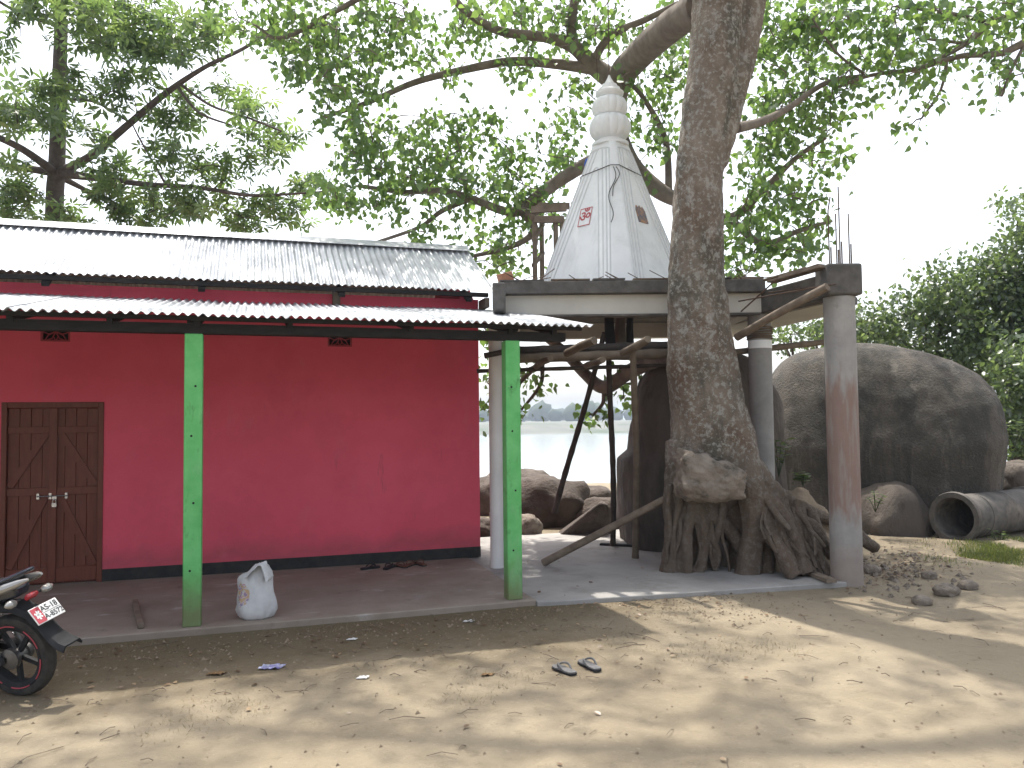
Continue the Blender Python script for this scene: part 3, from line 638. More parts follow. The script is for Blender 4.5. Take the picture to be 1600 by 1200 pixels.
pole(atd(912, 574, 10.9), atd(940, 562, 9.9), .04, .04, M['bamboo'], 'short stub of bamboo tied under the rail in mid opening')
pole(atd(1060, 560, 10.9), atd(1294, 534, 11.2), .045, .04, M['wood'], 'long pale bamboo lying level over the top of the boulder')
pole(atd(1150, 527, 10.3), atd(1292, 448, 9.22), .05, .05, M['wood'], 'slanting board tied between the two concrete columns', 'board', 'slanting_board', knots=False)
pole(atd(757, 556, 10.3), atd(800, 547, 10.35), .035, .035, M['bamboo_dark'], 'short dark bamboo end beside the white column')
for k, (x_, w_, D, l) in enumerate([(953, .075, 11.3, 'left'), (970, .085, 11.6, 'middle'), (985, .055, 11.4, 'right')]):
    t = atd(x_, 488, D); b = atd(x_, 541, D); t.z = 3.655
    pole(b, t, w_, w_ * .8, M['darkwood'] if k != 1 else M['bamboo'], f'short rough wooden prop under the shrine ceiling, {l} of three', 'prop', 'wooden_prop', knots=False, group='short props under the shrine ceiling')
tag(MB().bar(atz(938, 850, .105), atz(1000, 853, .105), .09, .03).build('floor_plank', M['darkwood']), 'dark plank lying flat on the shrine floor behind the poles', 'plank')
tag(MB().bar(atz(1262, 893, .12), atz(1300, 908, .12), .12, .04).build('floor_board', M['wood']), 'short grey board lying between fig roots and corner column', 'board')

# ------------------------------------------------------------------ rocks
def rock(name, c, rx, ry, rz, mat, label, cat='boulder', group=None, seed=0, ex=2.4, amp=.12, fr=.8, sub=5, shape=None, yaw=YAW, flat=None, fine=.02):
    bm = bmesh.new(); bmesh.ops.create_icosphere(bm, subdivisions=sub, radius=1.0)
    cy, sy = math.cos(-yaw), math.sin(-yaw)
    for v in bm.verts:
        d = v.co.normalized(); k = (abs(d.x) ** ex + abs(d.y) ** ex + abs(d.z) ** ex) ** (-1 / ex)
        n = mnoise.fractal(d * fr * 2 + Vector((seed, seed * 1.7, 0)), 1.0, 2.1, 5)
        p = d * k * (1 + amp * n); p = Vector((p.x * rx, p.y * ry, p.z * rz))
        if shape: p = shape(p)
        p += d * fine * mnoise.fractal(p * 5 + Vector((seed, 0, 0)), 1.0, 2.0, 4)
        if flat is not None and p.z < flat: p.z = flat + (p.z - flat) * .1
        v.co = Vector((p.x * cy - p.y * sy, p.x * sy + p.y * cy, p.z))
    me = bpy.data.meshes.new(name); bm.to_mesh(me); bm.free(); me.polygons.foreach_set('use_smooth', [True] * len(me.polygons)); me.materials.append(mat)
    o = bpy.data.objects.new(name, me); COL.objects.link(o); o.location = c
    return tag(o, label, cat, group)
cB = atd(1372, 700, 15.2); cB.z = 1.45
def shB(p):
    p = p.copy(); t = p.x / 1.95
    if p.z > 0: p.z *= 1.0 - .24 * max(0, t + .15) ** 1.5
    else: p.x *= 1 - .10 * (-p.z / 1.7) * (1 if t > 0 else .3)
    p.y += .55 * (p.z / 1.7) if p.z > 0 else 0
    return p
rock('boulder', cB, 1.98, 2.2, 1.90, M['rock'], 'huge rounded streaked granite boulder behind the concrete columns', seed=3.1, ex=4.6, amp=.035, fr=.5, sub=6, shape=shB, fine=.022, yaw=YAW + rad(25))
cA = atd(1090, 690, 12.5); cA.z = 1.1
def shA(p):
    p = p.copy()
    if p.z > .35 and p.x < 0: p.x *= .86
    return p
rock('boulder', cA, 1.22, 1.1, 1.86, M['rock_dark'], 'tall dark boulder in the shade behind the fig trunk', seed=8.3, ex=3.2, amp=.07, fr=.8, sub=5, shape=shA)
cC = atd(1385, 800, 13.2); cC.z = .2
rock('boulder', cC, .62, .7, .72, M['rock_dark'], 'low mossy rock leaning against the huge boulder behind corner column', seed=5.5, ex=2.2, amp=.14, sub=4)
rock('boulder', atd(1597, 760, 16), .5, .5, .5, M['rock_dark'], 'small dark rock past the right end of the huge boulder', seed=15.5, sub=4)
GR = 'rocks on the river bank'
for (px, py, D, rx, ry, rz, sd, ex, l, mt) in [
    (848, 810, 15.2, .92, .8, .60, 1.2, 2.6, 'largest brown river rock behind the slanting pole', 'rock_bank'),
    (915, 792, 17.2, .62, .6, .36, 4.4, 2.4, 'flat rounded rock on the bank behind the wedge rock', 'rock_bank'),
    (808, 790, 18.0, .95, .8, .55, 6.1, 2.4, 'pale rounded rock at the back of the bank next to green post', 'rock_bank'),
    (768, 800, 17.0, .6, .6, .5, 7.7, 2.4, 'rock between the red wall and the white column', 'rock_bank'),
    (823, 828, 13.6, .26, .26, .26, 9.9, 2.2, 'small pale angular stone right of the green post', 'stone_pale'),
    (945, 812, 14.6, .5, .4, .36, 12.2, 2.2, 'grey rock just left of the dark upright pole', 'rock_bank'),
    (757, 815, 13.6, .3, .3, .22, 13.2, 2.2, 'low brown rock at the red wall corner', 'rock_bank')]:
    c = atd(px, py, D); c.z = rz * .55; rock('rock', c, rx, ry, rz, M[mt], l, 'rock', GR, sd, ex, .16, .9, 4)
wdg = MB(); A, B_, Cc, Tt = atz(873, 838, .06), atz(958, 836, .06), atz(905, 822, .06) + SV * .6, atd(936, 785, 13.1)
A2 = A + SV * .5; B2 = B_ + SV * .7; T2 = Tt + SV * .45 + SU * .12
wdg.add([A, B_, B2, A2, Tt, T2, Tt + SU * .16 - Z3 * .05], [(0, 1, 6, 4), (1, 2, 5, 6), (2, 3, 5), (3, 0, 4, 5), (4, 6, 5), (3, 2, 1, 0)])
tag(wdg.build('wedge_rock', M['rock_bank'], bevel=.05), 'dark wedge shaped rock at the back edge of the shrine floor', 'rock', GR)
rb = MB()
for k in range(160):
    p = atz(random.gauss(1385, 45), random.gauss(895, 16), .05); sz_ = random.uniform(.015, .05); z = ground_z(p.x, p.y)
    vv = [Vector((random.gauss(0, 1), random.gauss(0, 1), abs(random.gauss(0, .7)))).normalized() * sz_ * random.uniform(.6, 1.2) for _ in range(4)]
    c = Vector((p.x, p.y, z)); t4 = [c + Vector((sz_, 0, -.005)), c + Vector((-.5 * sz_, sz_ * .9, -.005)), c + Vector((-.6 * sz_, -.8 * sz_, -.005)), c + Vector((.2 * sz_, -.1 * sz_, sz_ * .8)), c + Vector((-.3 * sz_, .2 * sz_, sz_ * .6))]
    t4 = [q + v * .3 for q, v in zip(t4, vv + [vv[0]])]
    rb.add(t4, [(0, 1, 3), (1, 4, 3), (1, 2, 4), (2, 3, 4), (2, 0, 3), (2, 1, 0)])
tag(rb.build('rubble', M['stone_pale'], ang=20), 'small broken stone rubble scattered by the corner column', 'rubble', kind='stuff')
GS = 'loose stones right of the corner column'
for k, (px, py, s_, l) in enumerate([(1362, 892, .11, 'stone nearest the corner column foot'), (1440, 938, .10, 'small stone at the front of the rubble'), (1478, 926, .13, 'larger flat stone in the middle of the rubble'), (1512, 918, .10, 'stone at the right end of the rubble'), (1402, 838, .13, 'stone below the mossy rock'), (1452, 902, .09, 'stone amid the dry leaves')]):
    c = atz(px, py, .06); c.z = ground_z(c.x, c.y) + s_ * .3
    rock('stone', c, s_, s_ * .9, s_ * .6, M['stone_pale'], 'pale brown ' + l, 'stone', GS, 20 + k * 1.7, 2.4, .25, 1.2, 3)
# pipe
pp = thing('pipe', atz(1490, 855, .03), 'large dark iron pipe lying on the grass by the boulder', 'pipe')
pc = atd(1490, 818, 12.15); pe = atd(1660, 788, 13.9); pe.z = pc.z = .44
d_ = (pe - pc).normalized()
pr = [(.30, 1.0), (.30, .02), (.31, 0), (.385, 0), (.395, .03), (.395, .07), (.345, .09), (.338, .5), (.345, .505), (.345, .53), (.338, .54), (.337, 1.2), (.344, 1.21), (.344, 1.24), (.337, 1.25), (.337, 2.0), (.37, 2.02), (.37, 2.08), (.337, 2.1), (.337, 3.2)]
MB().lathe(pr, pc, 40, axis=d_).build('barrel', M['pipe'], pp)

# ------------------------------------------------------------------ fig tree with roots (trunk voxel-joined)
fig = thing('fig_tree', atz(1120, 885, .088), 'big fig tree with mottled trunk and roots growing over stones', 'tree')
def skin(mb, name, mat, parent, voxel, smooth, disp, seed=0.0, post=None):
    me = bpy.data.meshes.new('tmp'); me.from_pydata(mb.v, [], mb.f); ob = bpy.data.objects.new('tmp', me); COL.objects.link(ob)
    m = ob.modifiers.new('r', 'REMESH'); m.mode = 'VOXEL'; m.voxel_size = voxel
    m = ob.modifiers.new('s', 'SMOOTH'); m.iterations = smooth; m.factor = .5
    dg = bpy.context.evaluated_depsgraph_get(); dg.update()
    out = bpy.data.meshes.new_from_object(ob.evaluated_get(dg)); bpy.data.objects.remove(ob)
    out.update(); ns = [v.normal.copy() for v in out.vertices]; loc = parent.location
    for v, n in zip(out.vertices, ns):
        p = v.co; q = Vector((p.x * 3, p.y * 3, p.z * 1.2 + seed))
        dd = disp * mnoise.fractal(q, 1.0, 2.1, 5) + disp * .35 * mnoise.fractal(Vector((p.x * 11, p.y * 11, p.z * 7)), 1.0, 2.1, 4)
        v.co = p + n * dd - loc
    out.polygons.foreach_set('use_smooth', [True] * len(out.polygons)); out.materials.clear(); out.materials.append(mat)
    o = bpy.data.objects.new(name, out); out.name = name; COL.objects.link(o); o.parent = parent; o['_off'] = tuple(loc); return o
def limb(mb, ctl, n=14, k=6):
    pts = [(atd(px, py, D), r * D / FPX) for (px, py, D, r) in ctl]; P, R_ = smooth_path(pts, k); mb.tube(P, R_, n); return P, R_
tk = MB()
limb(tk, [(1135, -190, 9.95, 37), (1126, -60, 10.0, 38), (1121, 40, 10.0, 38), (1111, 120, 10.0, 37), (1099, 210, 10.0, 37), (1090, 300, 10.02, 38), (1088, 400, 10.05, 42), (1091, 490, 10.1, 47), (1097, 570, 10.12, 53), (1105, 640, 10.15, 58), (1110, 700, 10.2, 66), (1116, 745, 10.28, 58), (1116, 785, 10.5, 34)], 24)
limb(tk, [(1192, -180, 10.25, 26), (1180, -60, 10.2, 27), (1168, 30, 10.15, 24), (1154, 110, 10.1, 20), (1138, 190, 10.05, 18), (1122, 260, 10.05, 12)], 14)
limb(tk, [(1130, 590, 10.1, 14), (1148, 650, 10.0, 22), (1163, 710, 9.9, 22), (1174, 780, 9.85, 19), (1176, 840, 9.83, 18), (1168, 895, 9.85, 21), (1165, 915, 9.85, 22)])
limb(tk, [(1064, 690, 10.1, 26), (1054, 760, 10.1, 15), (1050, 830, 10.05, 13), (1046, 885, 10.0, 15), (1045, 905, 10.0, 16)])
limb(tk, [(1085, 740, 10.3, 44), (1078, 800, 10.36, 40), (1074, 860, 10.34, 38), (1072, 905, 10.32, 40)], 18)
limb(tk, [(1140, 760, 10.35, 40), (1165, 830, 10.36, 42), (1180, 905, 10.3, 46)], 18)
limb(tk, [(1072, 740, 10.0, 18), (1082, 790, 9.92, 10), (1072, 840, 9.9, 9), (1074, 888, 9.92, 9), (1074, 904, 9.92, 10)])
limb(tk, [(1066, 760, 10.0, 14), (1094, 800, 9.9, 9), (1100, 850, 9.95, 8), (1092, 900, 9.95, 8)])
limb(tk, [(1070, 772, 10.15, 16), (1108, 800, 10.0, 14), (1138, 828, 10.05, 13), (1158, 856, 10.05, 12)])
limb(tk, [(1175, 730, 10.0, 20), (1205, 762, 10.0, 14), (1245, 790, 10.1, 12), (1285, 808, 10.2, 10), (1330, 832, 10.35, 9), (1370, 858, 10.4, 8)])
limb(tk, [(1184, 770, 9.95, 18), (1215, 800, 9.85, 14), (1236, 838, 9.75, 12), (1250, 870, 9.65, 12), (1262, 898, 9.55, 10)])
limb(tk, [(1186, 790, 9.9, 17), (1202, 830, 9.75, 14), (1222, 862, 9.6, 12), (1236, 888, 9.5, 13), (1244, 903, 9.45, 12)])
limb(tk, [(1210, 790, 9.95, 12), (1248, 822, 9.95, 10), (1272, 858, 9.85, 9), (1288, 886, 9.75, 9), (1296, 902, 9.7, 8)])
limb(tk, [(1225, 800, 10.0, 10), (1262, 815, 9.95, 9), (1284, 838, 9.9, 8), (1300, 870, 9.9, 8)])
limb(tk, [(1180, 800, 10.0, 16), (1195, 850, 9.95, 12), (1200, 898, 9.85, 12)])
trunk = skin(tk, 'trunk', M['bark'], fig, .022, 2, .034)
for k in range(30):
    x0_ = 1172 + 92 * k / 29 + random.uniform(-6, 6); y0_ = 752 + (x0_ - 1176) * .62 + random.uniform(-14, 10); D0 = 9.95 + random.uniform(-.03, .06) + (x0_ - 1176) * .001
    dx = random.uniform(8, 62); ln = random.uniform(70, 145); r_ = random.uniform(2.6, 8.0); y2 = min(y0_ + ln, 899); q = []
    for t in (0, .2, .4, .6, .8, 1.0):
        q.append((x0_ + dx * t + random.uniform(-6, 6), y0_ + (y2 - y0_) * t, D0 - .02 - .42 * t ** 1.3 + random.uniform(-.02, .02), r_ * (1.3 - .8 * t) * random.uniform(.85, 1.15)))
    P_k, R_k = smooth_path([(atd(a, b, d), r * d / FPX) for a, b, d, r in q], 5)
    MB().tube(P_k, R_k, 10, wob=.35, seed=k * 3.3).build('root', M['bark'], fig, ang=80)
for k in range(13):
    x0_ = 1046 + 84 * k / 12 + random.uniform(-5, 5); y0_ = random.uniform(752, 800); r_ = random.uniform(2.0, 5.5); y2 = random.uniform(885, 899); dx = random.uniform(-14, 26); q = []
    for t in (0, .25, .5, .75, 1.0): q.append((x0_ + dx * t + random.uniform(-7, 7), y0_ + (y2 - y0_) * t, 10.02 - .10 * math.sin(t * 2.6) + random.uniform(-.02, .02), r_ * (1.4 - .7 * t) * random.uniform(.8, 1.2)))
    P_k, R_k = smooth_path([(atd(a, b, d), r * d / FPX) for a, b, d, r in q], 5)
    MB().tube(P_k, R_k, 10, wob=.4, seed=50 + k * 2.3).build('root', M['bark'], fig, ang=80)
mound = rock('earth_mound', atd(1218, 835, 10.5), .74, .60, .84, M['soil'], 'earth mound under the fig roots between the two concrete columns', 'mound', None, 31.0, 2.2, .22, 1.0, 5)
mound.location.z = .18
rock('rock', atd(1112, 850, 10.55), .50, .36, .46, M['rock_dark'], 'dark rock clasped between the fig roots at floor level', 'rock', None, 33.0, 2.3, .2, 1.0, 4)
kn = MB()
rock('stone_block', atd(1108, 748, 9.62), 0.385, .26, .21, M['stone_pale'], 'pale rough stone block jutting from the foot of the fig trunk', 'stone', None, 41.0, 4.5, .13, 1.6, 5, shape=lambda p: Vector((p.x, p.y, p.z * (1.25 - .3 * (p.x / .37)) - .16 * p.x)), fine=.028)

# limbs of the fig; every limb is one part
SK = {'fig': [], 'left': [], 'rt': []}
def branch(tree, key, ctl, mat, n=10):
    m = MB(); P, R_ = limb(m, ctl, n, 7); 
    for i, p in enumerate(P): SK[key].append((p, R_[i]))
    return m.build('branch', mat, tree, ang=70)
FB = [
    [(1095, 10, 10.3, 26), (1050, 40, 11.2, 25), (1000, 85, 12.6, 22), (968, 125, 13.6, 21), (958, 190, 13.9, 19), (985, 255, 13.9, 15), (1030, 298, 13.6, 13), (1075, 320, 13.4, 9)],
    [(962, 128, 13.6, 17), (930, 105, 13.7, 14), (895, 72, 13.6, 11), (850, 58, 13.5, 8), (780, 48, 13.5, 7), (725, 15, 13.5, 6), (690, -30, 13.5, 5)],
    [(925, 108, 13.7, 9), (870, 100, 13.8, 8), (800, 96, 13.9, 7), (730, 108, 14.0, 6), (650, 128, 14.0, 5), (575, 160, 14.0, 4), (500, 185, 14.1, 3)],
    [(960, 235, 13.9, 13), (910, 260, 13.6, 11), (860, 292, 13.4, 10), (818, 325, 13.3, 10), (790, 330, 13.4, 7), (740, 312, 13.5, 6), (690, 298, 13.6, 5), (630, 300, 13.7, 4), (560, 290, 13.8, 3)],
    [(815, 328, 13.3, 9), (835, 360, 13.5, 6), (800, 385, 13.5, 4), (740, 400, 13.6, 3)],
    [(730, 312, 13.5, 5), (690, 330, 13.4, 4), (655, 355, 13.4, 3), (590, 378, 13.4, 2.5)],
    [(895, 72, 13.6, 9), (893, 30, 13.5, 8), (905, -30, 13.4, 7)],
    [(930, 90, 13.6, 7), (955, 55, 13.4, 6), (1010, 30, 13.3, 5), (1060, 5, 13.2, 4)],
    [(1045, 300, 13.6, 6), (1040, 220, 13.8, 5), (1010, 160, 13.9, 4), (985, 130, 13.9, 3)],
    [(1075, 320, 13.4, 8), (1140, 340, 13.2, 7), (1190, 300, 13.0, 6), (1240, 250, 12.9, 4), (1290, 215, 12.9, 3)],
    [(1140, 340, 13.2, 6), (1190, 380, 13.2, 5), (1250, 360, 13.2, 4), (1300, 345, 13.2, 2.5)],
    [(1150, 200, 10.4, 9), (1190, 190, 11.2, 7), (1230, 170, 11.8, 5), (1290, 130, 12.2, 4), (1350, 118, 12.4, 3)],
    [(690, -30, 13.5, 6), (600, -20, 13.3, 5), (520, 20, 13.2, 4), (440, 60, 13.2, 3), (400, 40, 13.2, 2)],
    [(1090, 545, 10.6, 16), (1030, 560, 11.6, 13), (985, 580, 12.6, 12), (945, 605, 13.2, 11), (915, 585, 13.6, 9), (880, 548, 14.0, 8), (850, 525, 14.2, 6)],
    [(945, 605, 13.2, 6), (942, 630, 13.2, 3), (925, 650, 13.2, 2)],
    [(850, 560, 13.4, 5), (815, 595, 13.3, 3.5), (790, 625, 13.3, 2.5), (768, 650, 13.3, 2)],
    [(880, 548, 14.0, 5), (850, 560, 13.4, 4), (845, 600, 13.3, 3), (815, 640, 13.3, 2)],
    # limbs above the frame that carry the crown over the yard
    [(1135, -180, 9.95, 34), (1100, -420, 9.6, 30), (1000, -700, 9.3, 24), (850, -950, 9.2, 18)],
    [(1192, -180, 10.2, 24), (1300, -420, 10.4, 20), (1420, -640, 10.6, 15), (1600, -820, 11, 10)],
    [(1110, -350, 9.7, 22), (900, -480, 9.8, 16), (650, -560, 10.4, 12), (350, -560, 11.2, 8)],
    [(1135, -250, 9.95, 22), (1150, -460, 11.2, 18), (1120, -560, 13.0, 13), (1000, -560, 14.6, 8)],
]
for c in FB: branch(fig, 'fig', c, M['bark_far'])
# ------------------------------------------------------------------ leaves
PEEPAL_V = [(0, 0, 0), (0, .55, .02), (0, 1.12, -.03), (-.26, -.05, .03), (-.45, .18, .07), (-.40, .48, .07), (-.16, .78, .03), (.26, -.05, .03), (.45, .18, .07), (.40, .48, .07), (.16, .78, .03)]
PEEPAL_F = [(0, 1, 5, 4, 3), (1, 2, 6, 5), (0, 7, 8, 9, 1), (1, 9, 10, 2)]
OVAL_V = [(0, 0, 0), (-.27, .3, .05), (-.25, .65, .05), (0, 1, -.04), (.25, .65, .05), (.27, .3, .05), (0, .5, 0)]
OVAL_F = [(0, 6, 2, 1), (6, 3, 2), (0, 5, 4, 6), (6, 4, 3)]
PALM_V, PALM_F = [], []
for k in range(6):
    a = rad(-125 + 50 * k); b = len(PALM_V)
    for (x_, y_, z_) in ((0, .08, 0), (-.15, .45, -.02), (-.12, .75, -.12), (0, 1.0, -.28), (.12, .75, -.12), (.15, .45, -.02)):
        PALM_V.append((x_ * math.cos(a) - y_ * math.sin(a), x_ * math.sin(a) + y_ * math.cos(a), z_))
    PALM_F.append(tuple(range(b, b + 6)))
def leaf_mesh(name, pos, tipd, nrm, size, tint, tv, tf, mat, parent):
    pos, tipd, nrm = np.array(pos), np.array(tipd), np.array(nrm); size = np.array(size)[:, None, None]
    y = tipd / np.linalg.norm(tipd, axis=1)[:, None]; x = np.cross(y, nrm); x /= np.linalg.norm(x, axis=1)[:, None] + 1e-9; z = np.cross(x, y)
    T = np.array(tv); n = len(pos); nv = len(T)
    P = pos[:, None, :] + size * (T[None, :, 0:1] * x[:, None, :] + T[None, :, 1:2] * y[:, None, :] + T[None, :, 2:3] * z[:, None, :])
    P -= np.array(parent.location)[None, None, :]
    me = bpy.data.meshes.new(name); me.vertices.add(n * nv); me.vertices.foreach_set('co', P.reshape(-1).astype(np.float32))
    lf = np.concatenate([np.array(f) for f in tf]); lens = np.array([len(f) for f in tf]); st = np.concatenate([[0], np.cumsum(lens)[:-1]])
    me.loops.add(n * len(lf)); me.loops.foreach_set('vertex_index', (lf[None, :] + (np.arange(n) * nv)[:, None]).reshape(-1).astype(np.int32))
    me.polygons.add(n * len(lens)); me.polygons.foreach_set('loop_start', (st[None, :] + (np.arange(n) * len(lf))[:, None]).reshape(-1).astype(np.int32))
    me.update(calc_edges=True)
    at = me.attributes.new('tint', 'FLOAT', 'POINT'); at.data.foreach_set('value', np.repeat(np.array(tint), nv).astype(np.float32))
    me.materials.append(mat); me.validate()
    o = bpy.data.objects.new(name, me); COL.objects.link(o); o.parent = parent; return o
def foliage(tree, key, blobs, per, spread, lsize, tv, tf, mat, maxtwig=2.6, hang=.75, twig_mat=None, keep=0, world_blobs=()):
    sk = SK[key]; SP = np.array([tuple(p) for p, r in sk]) if sk else None
    cs = []
    for (px, py, rx, ry, D, dD, n) in blobs:
        for _ in range(n):
            a = random.uniform(0, 6.283); q = math.sqrt(random.random())
            cs.append(atd(px + rx * q * math.cos(a), py + ry * q * math.sin(a), D + random.uniform(-dD, dD)))
    for (x, y, z, rx, ry, rz, n) in world_blobs:
        for _ in range(n):
            d = Vector((random.gauss(0, 1), random.gauss(0, 1), random.gauss(0, 1))).normalized() * random.random() ** .4
            cs.append(Vector((x + rx * d.x, y + ry * d.y, z + rz * d.z)))
    tw = MB(); pos, tip, nr, sz, ti = [], [], [], [], []
    if SP is not None:
        A0 = np.array([tuple(c) for c in cs]); d0 = np.array([np.linalg.norm(SP - a, axis=1).min() for a in A0]); cs = [cs[i] for i in np.argsort(d0)]
        NODE = np.zeros((len(SP) + 2 * len(cs), 3)); NODE[:len(SP)] = SP; nn_ = len(SP)
    for c in cs:
        tb = random.random()
        if SP is not None:
            dd = np.linalg.norm(NODE[:nn_] - np.array(tuple(c)), axis=1); i = int(dd.argmin())
            a = Vector(NODE[i])
            if dd[i] < maxtwig:
                m_ = a.lerp(c, .5) + Vector((random.gauss(0, .08), random.gauss(0, .08), random.gauss(.03, .08))) * (.4 + dd[i])
                main = i < len(SP)
                tw.tube([a, a.lerp(m_, .5) + Vector((random.gauss(0, .02), 0, .02)), m_, c], [.016 if main else .011, .011, .009, .006], 4, cap=False)
                NODE[nn_] = tuple(m_); NODE[nn_ + 1] = tuple(c); nn_ += 2
        else: a = c + Vector((0, 0, -.5))
        n = int(per * random.uniform(.6, 1.4))
        ax = (c - a).normalized() if (c - a).length > .01 else Vector((0, 0, 1))
        for _ in range(n):
            t = random.uniform(-.35, .5)
            p = c + ax * (t * spread * 1.6) + Vector((random.gauss(0, 1), random.gauss(0, 1), random.gauss(0, .8))) * (spread * .5)
            d = Vector((random.gauss(0, .6), random.gauss(0, .6), -hang + random.gauss(0, .35)))
            nn = Vector((random.gauss(0, .6), random.gauss(0, .6), random.gauss(.7, .5)))
            if nn.length < .1: nn = Vector((0, 0, 1))
            pos.append(tuple(p)); tip.append(tuple(d.normalized())); nr.append(tuple(nn.normalized())); sz.append(lsize * random.uniform(.6, 1.25)); ti.append(min(1, max(0, .5 * tb + .5 * random.random())))
    idx = list(range(len(pos)))
    if keep:                                     # the leaves that show largest become parts of their own
        vis = [i for i in idx if inview(pos[i])]; vis.sort(key=lambda i: -sz[i] / max(1., (Vector(pos[i]) - eye).length)); kp = set(vis[:keep])
        T = bpy.data.meshes.new('leaf'); T.from_pydata(tv, [], tf); T.update(); T.materials.append(mat)
        at = T.attributes.new('tint', 'FLOAT', 'POINT'); at.data.foreach_set('value', [.55] * len(tv))
        for i in kp:
            y = Vector(tip[i]); x = y.cross(Vector(nr[i])).normalized(); z = x.cross(y); s = sz[i]; p = Vector(pos[i]) - tree.location
            o = bpy.data.objects.new('leaf', T); COL.objects.link(o); o.parent = tree
            o.matrix_local = Matrix(((x.x * s, y.x * s, z.x * s, p.x), (x.y * s, y.y * s, z.y * s, p.y), (x.z * s, y.z * s, z.z * s, p.z), (0, 0, 0, 1)))
        idx = [i for i in idx if i not in kp]
    S = lambda L: [L[i] for i in idx]
    o = leaf_mesh('crown', S(pos), S(tip), S(nr), S(sz), S(ti), tv, tf, mat, tree); o['kind'] = 'stuff'
    if twig_mat and tw.v: tw.build('twigs', twig_mat, tree, kind='stuff', ang=180)
    return o
M['leaf_fig'] = leaf_material('fig_leaf', (.04, .085, .025), (.075, .145, .04), (.12, .20, .055), .55)
M['leaf_left'] = leaf_material('cotton_tree_leaf', (.038, .075, .025), (.07, .125, .04), (.12, .18, .055), .52)
M['leaf_bush'] = leaf_material('bush_leaf', (.035, .06, .022), (.06, .10, .035), (.10, .15, .055), .45)
figblobs = []
def FBL(L, D, dD, dens):
    return [(x, y, rx, ry, D, dD, max(2, int(rx * ry * dens))) for (x, y, rx, ry) in L]
figblobs += FBL([(400, 35, 50, 40), (470, 50, 55, 50), (540, 55, 50, 55), (560, 115, 55, 45), (475, 105, 40, 35), (605, 35, 50, 45), (530, 165, 35, 40), (560, 225, 45, 40), (625, 245, 65, 35), (560, 295, 45, 35), (500, 300, 35, 25), (600, 320, 40, 25)], 13.4, .9, .0088)
figblobs += FBL([(690, 215, 50, 45), (745, 205, 45, 35), (700, 275, 60, 40), (770, 255, 55, 40), (640, 205, 40, 35), (760, 330, 55, 45), (690, 370, 40, 22), (800, 385, 45, 35), (850, 305, 45, 50), (860, 235, 45, 45), (720, 45, 50, 40), (775, 25, 60, 35), (845, 45, 50, 40), (830, 110, 45, 28), (905, 160, 35, 40), (895, 40, 40, 40), (950, 40, 35, 40), (1000, 70, 45, 40), (1015, 140, 50, 50), (1030, 210, 35, 45), (1000, 285, 35, 30), (1060, 80, 30, 60), (765, 405, 50, 22), (650, 75, 30, 50), (700, 120, 30, 20), (640, 290, 40, 40)], 13.9, 1.1, .0075)
figblobs += FBL([(1195, 55, 32, 50), (1240, 60, 40, 45), (1200, 140, 35, 45), (1245, 150, 45, 40), (1290, 175, 35, 35), (1220, 215, 45, 35), (1275, 245, 35, 22), (1190, 280, 40, 45), (1235, 310, 50, 40), (1185, 355, 45, 40), (1235, 385, 45, 30), (1275, 370, 25, 25), (1165, 400, 35, 30), (1310, 245, 18, 12)], 13.0, .9, .009)
figblobs += FBL([(766, 545, 10, 25), (766, 600, 9, 20), (764, 635, 6, 12), (818, 585, 12, 16), (826, 562, 18, 8), (848, 598, 5, 6), (930, 648, 7, 6), (965, 595, 8, 14), (972, 625, 8, 7), (812, 640, 6, 6), (1010, 575, 12, 8)], 13.3, .4, .014)
over = [(-0.5, 13.2, 9.6, 2.6, 1.3, .9, 55), (-4.0, 13.4, 10.0, 2.4, 1.4, .9, 45), (2.4, 13.6, 9.9, 1.8, 1.2, .9, 30), (4.6, 8.6, 10.6, 3.4, 2.6, 1.6, 95), (0.8, 9.9, 9.6, 3.2, 2.4, 1.3, 130), (8.0, 8.0, 10.6, 3.0, 3.0, 1.5, 85), (3.0, 11.6, 10.8, 4.0, 2.5, 1.4, 80), (-2.5, 9.8, 10.0, 2.6, 2.6, 1.2, 80), (5.5, 5.8, 11.0, 3.2, 2.2, 1.2, 50), (8.2, 11.2, 10.9, 3.0, 1.9, 1.2, 75), (11.0, 10.0, 10.6, 2.0, 2.0, 1.0, 40), (9.5, 13.0, 10.5, 3.0, 2.4, 1.4, 75), (12.5, 15.0, 11.0, 2.6, 2.0, 1.2, 45)]
foliage(fig, 'fig', figblobs, 17, .28, .108, PEEPAL_V, PEEPAL_F, M['leaf_fig'], twig_mat=M['bark_far'], keep=280, world_blobs=over)

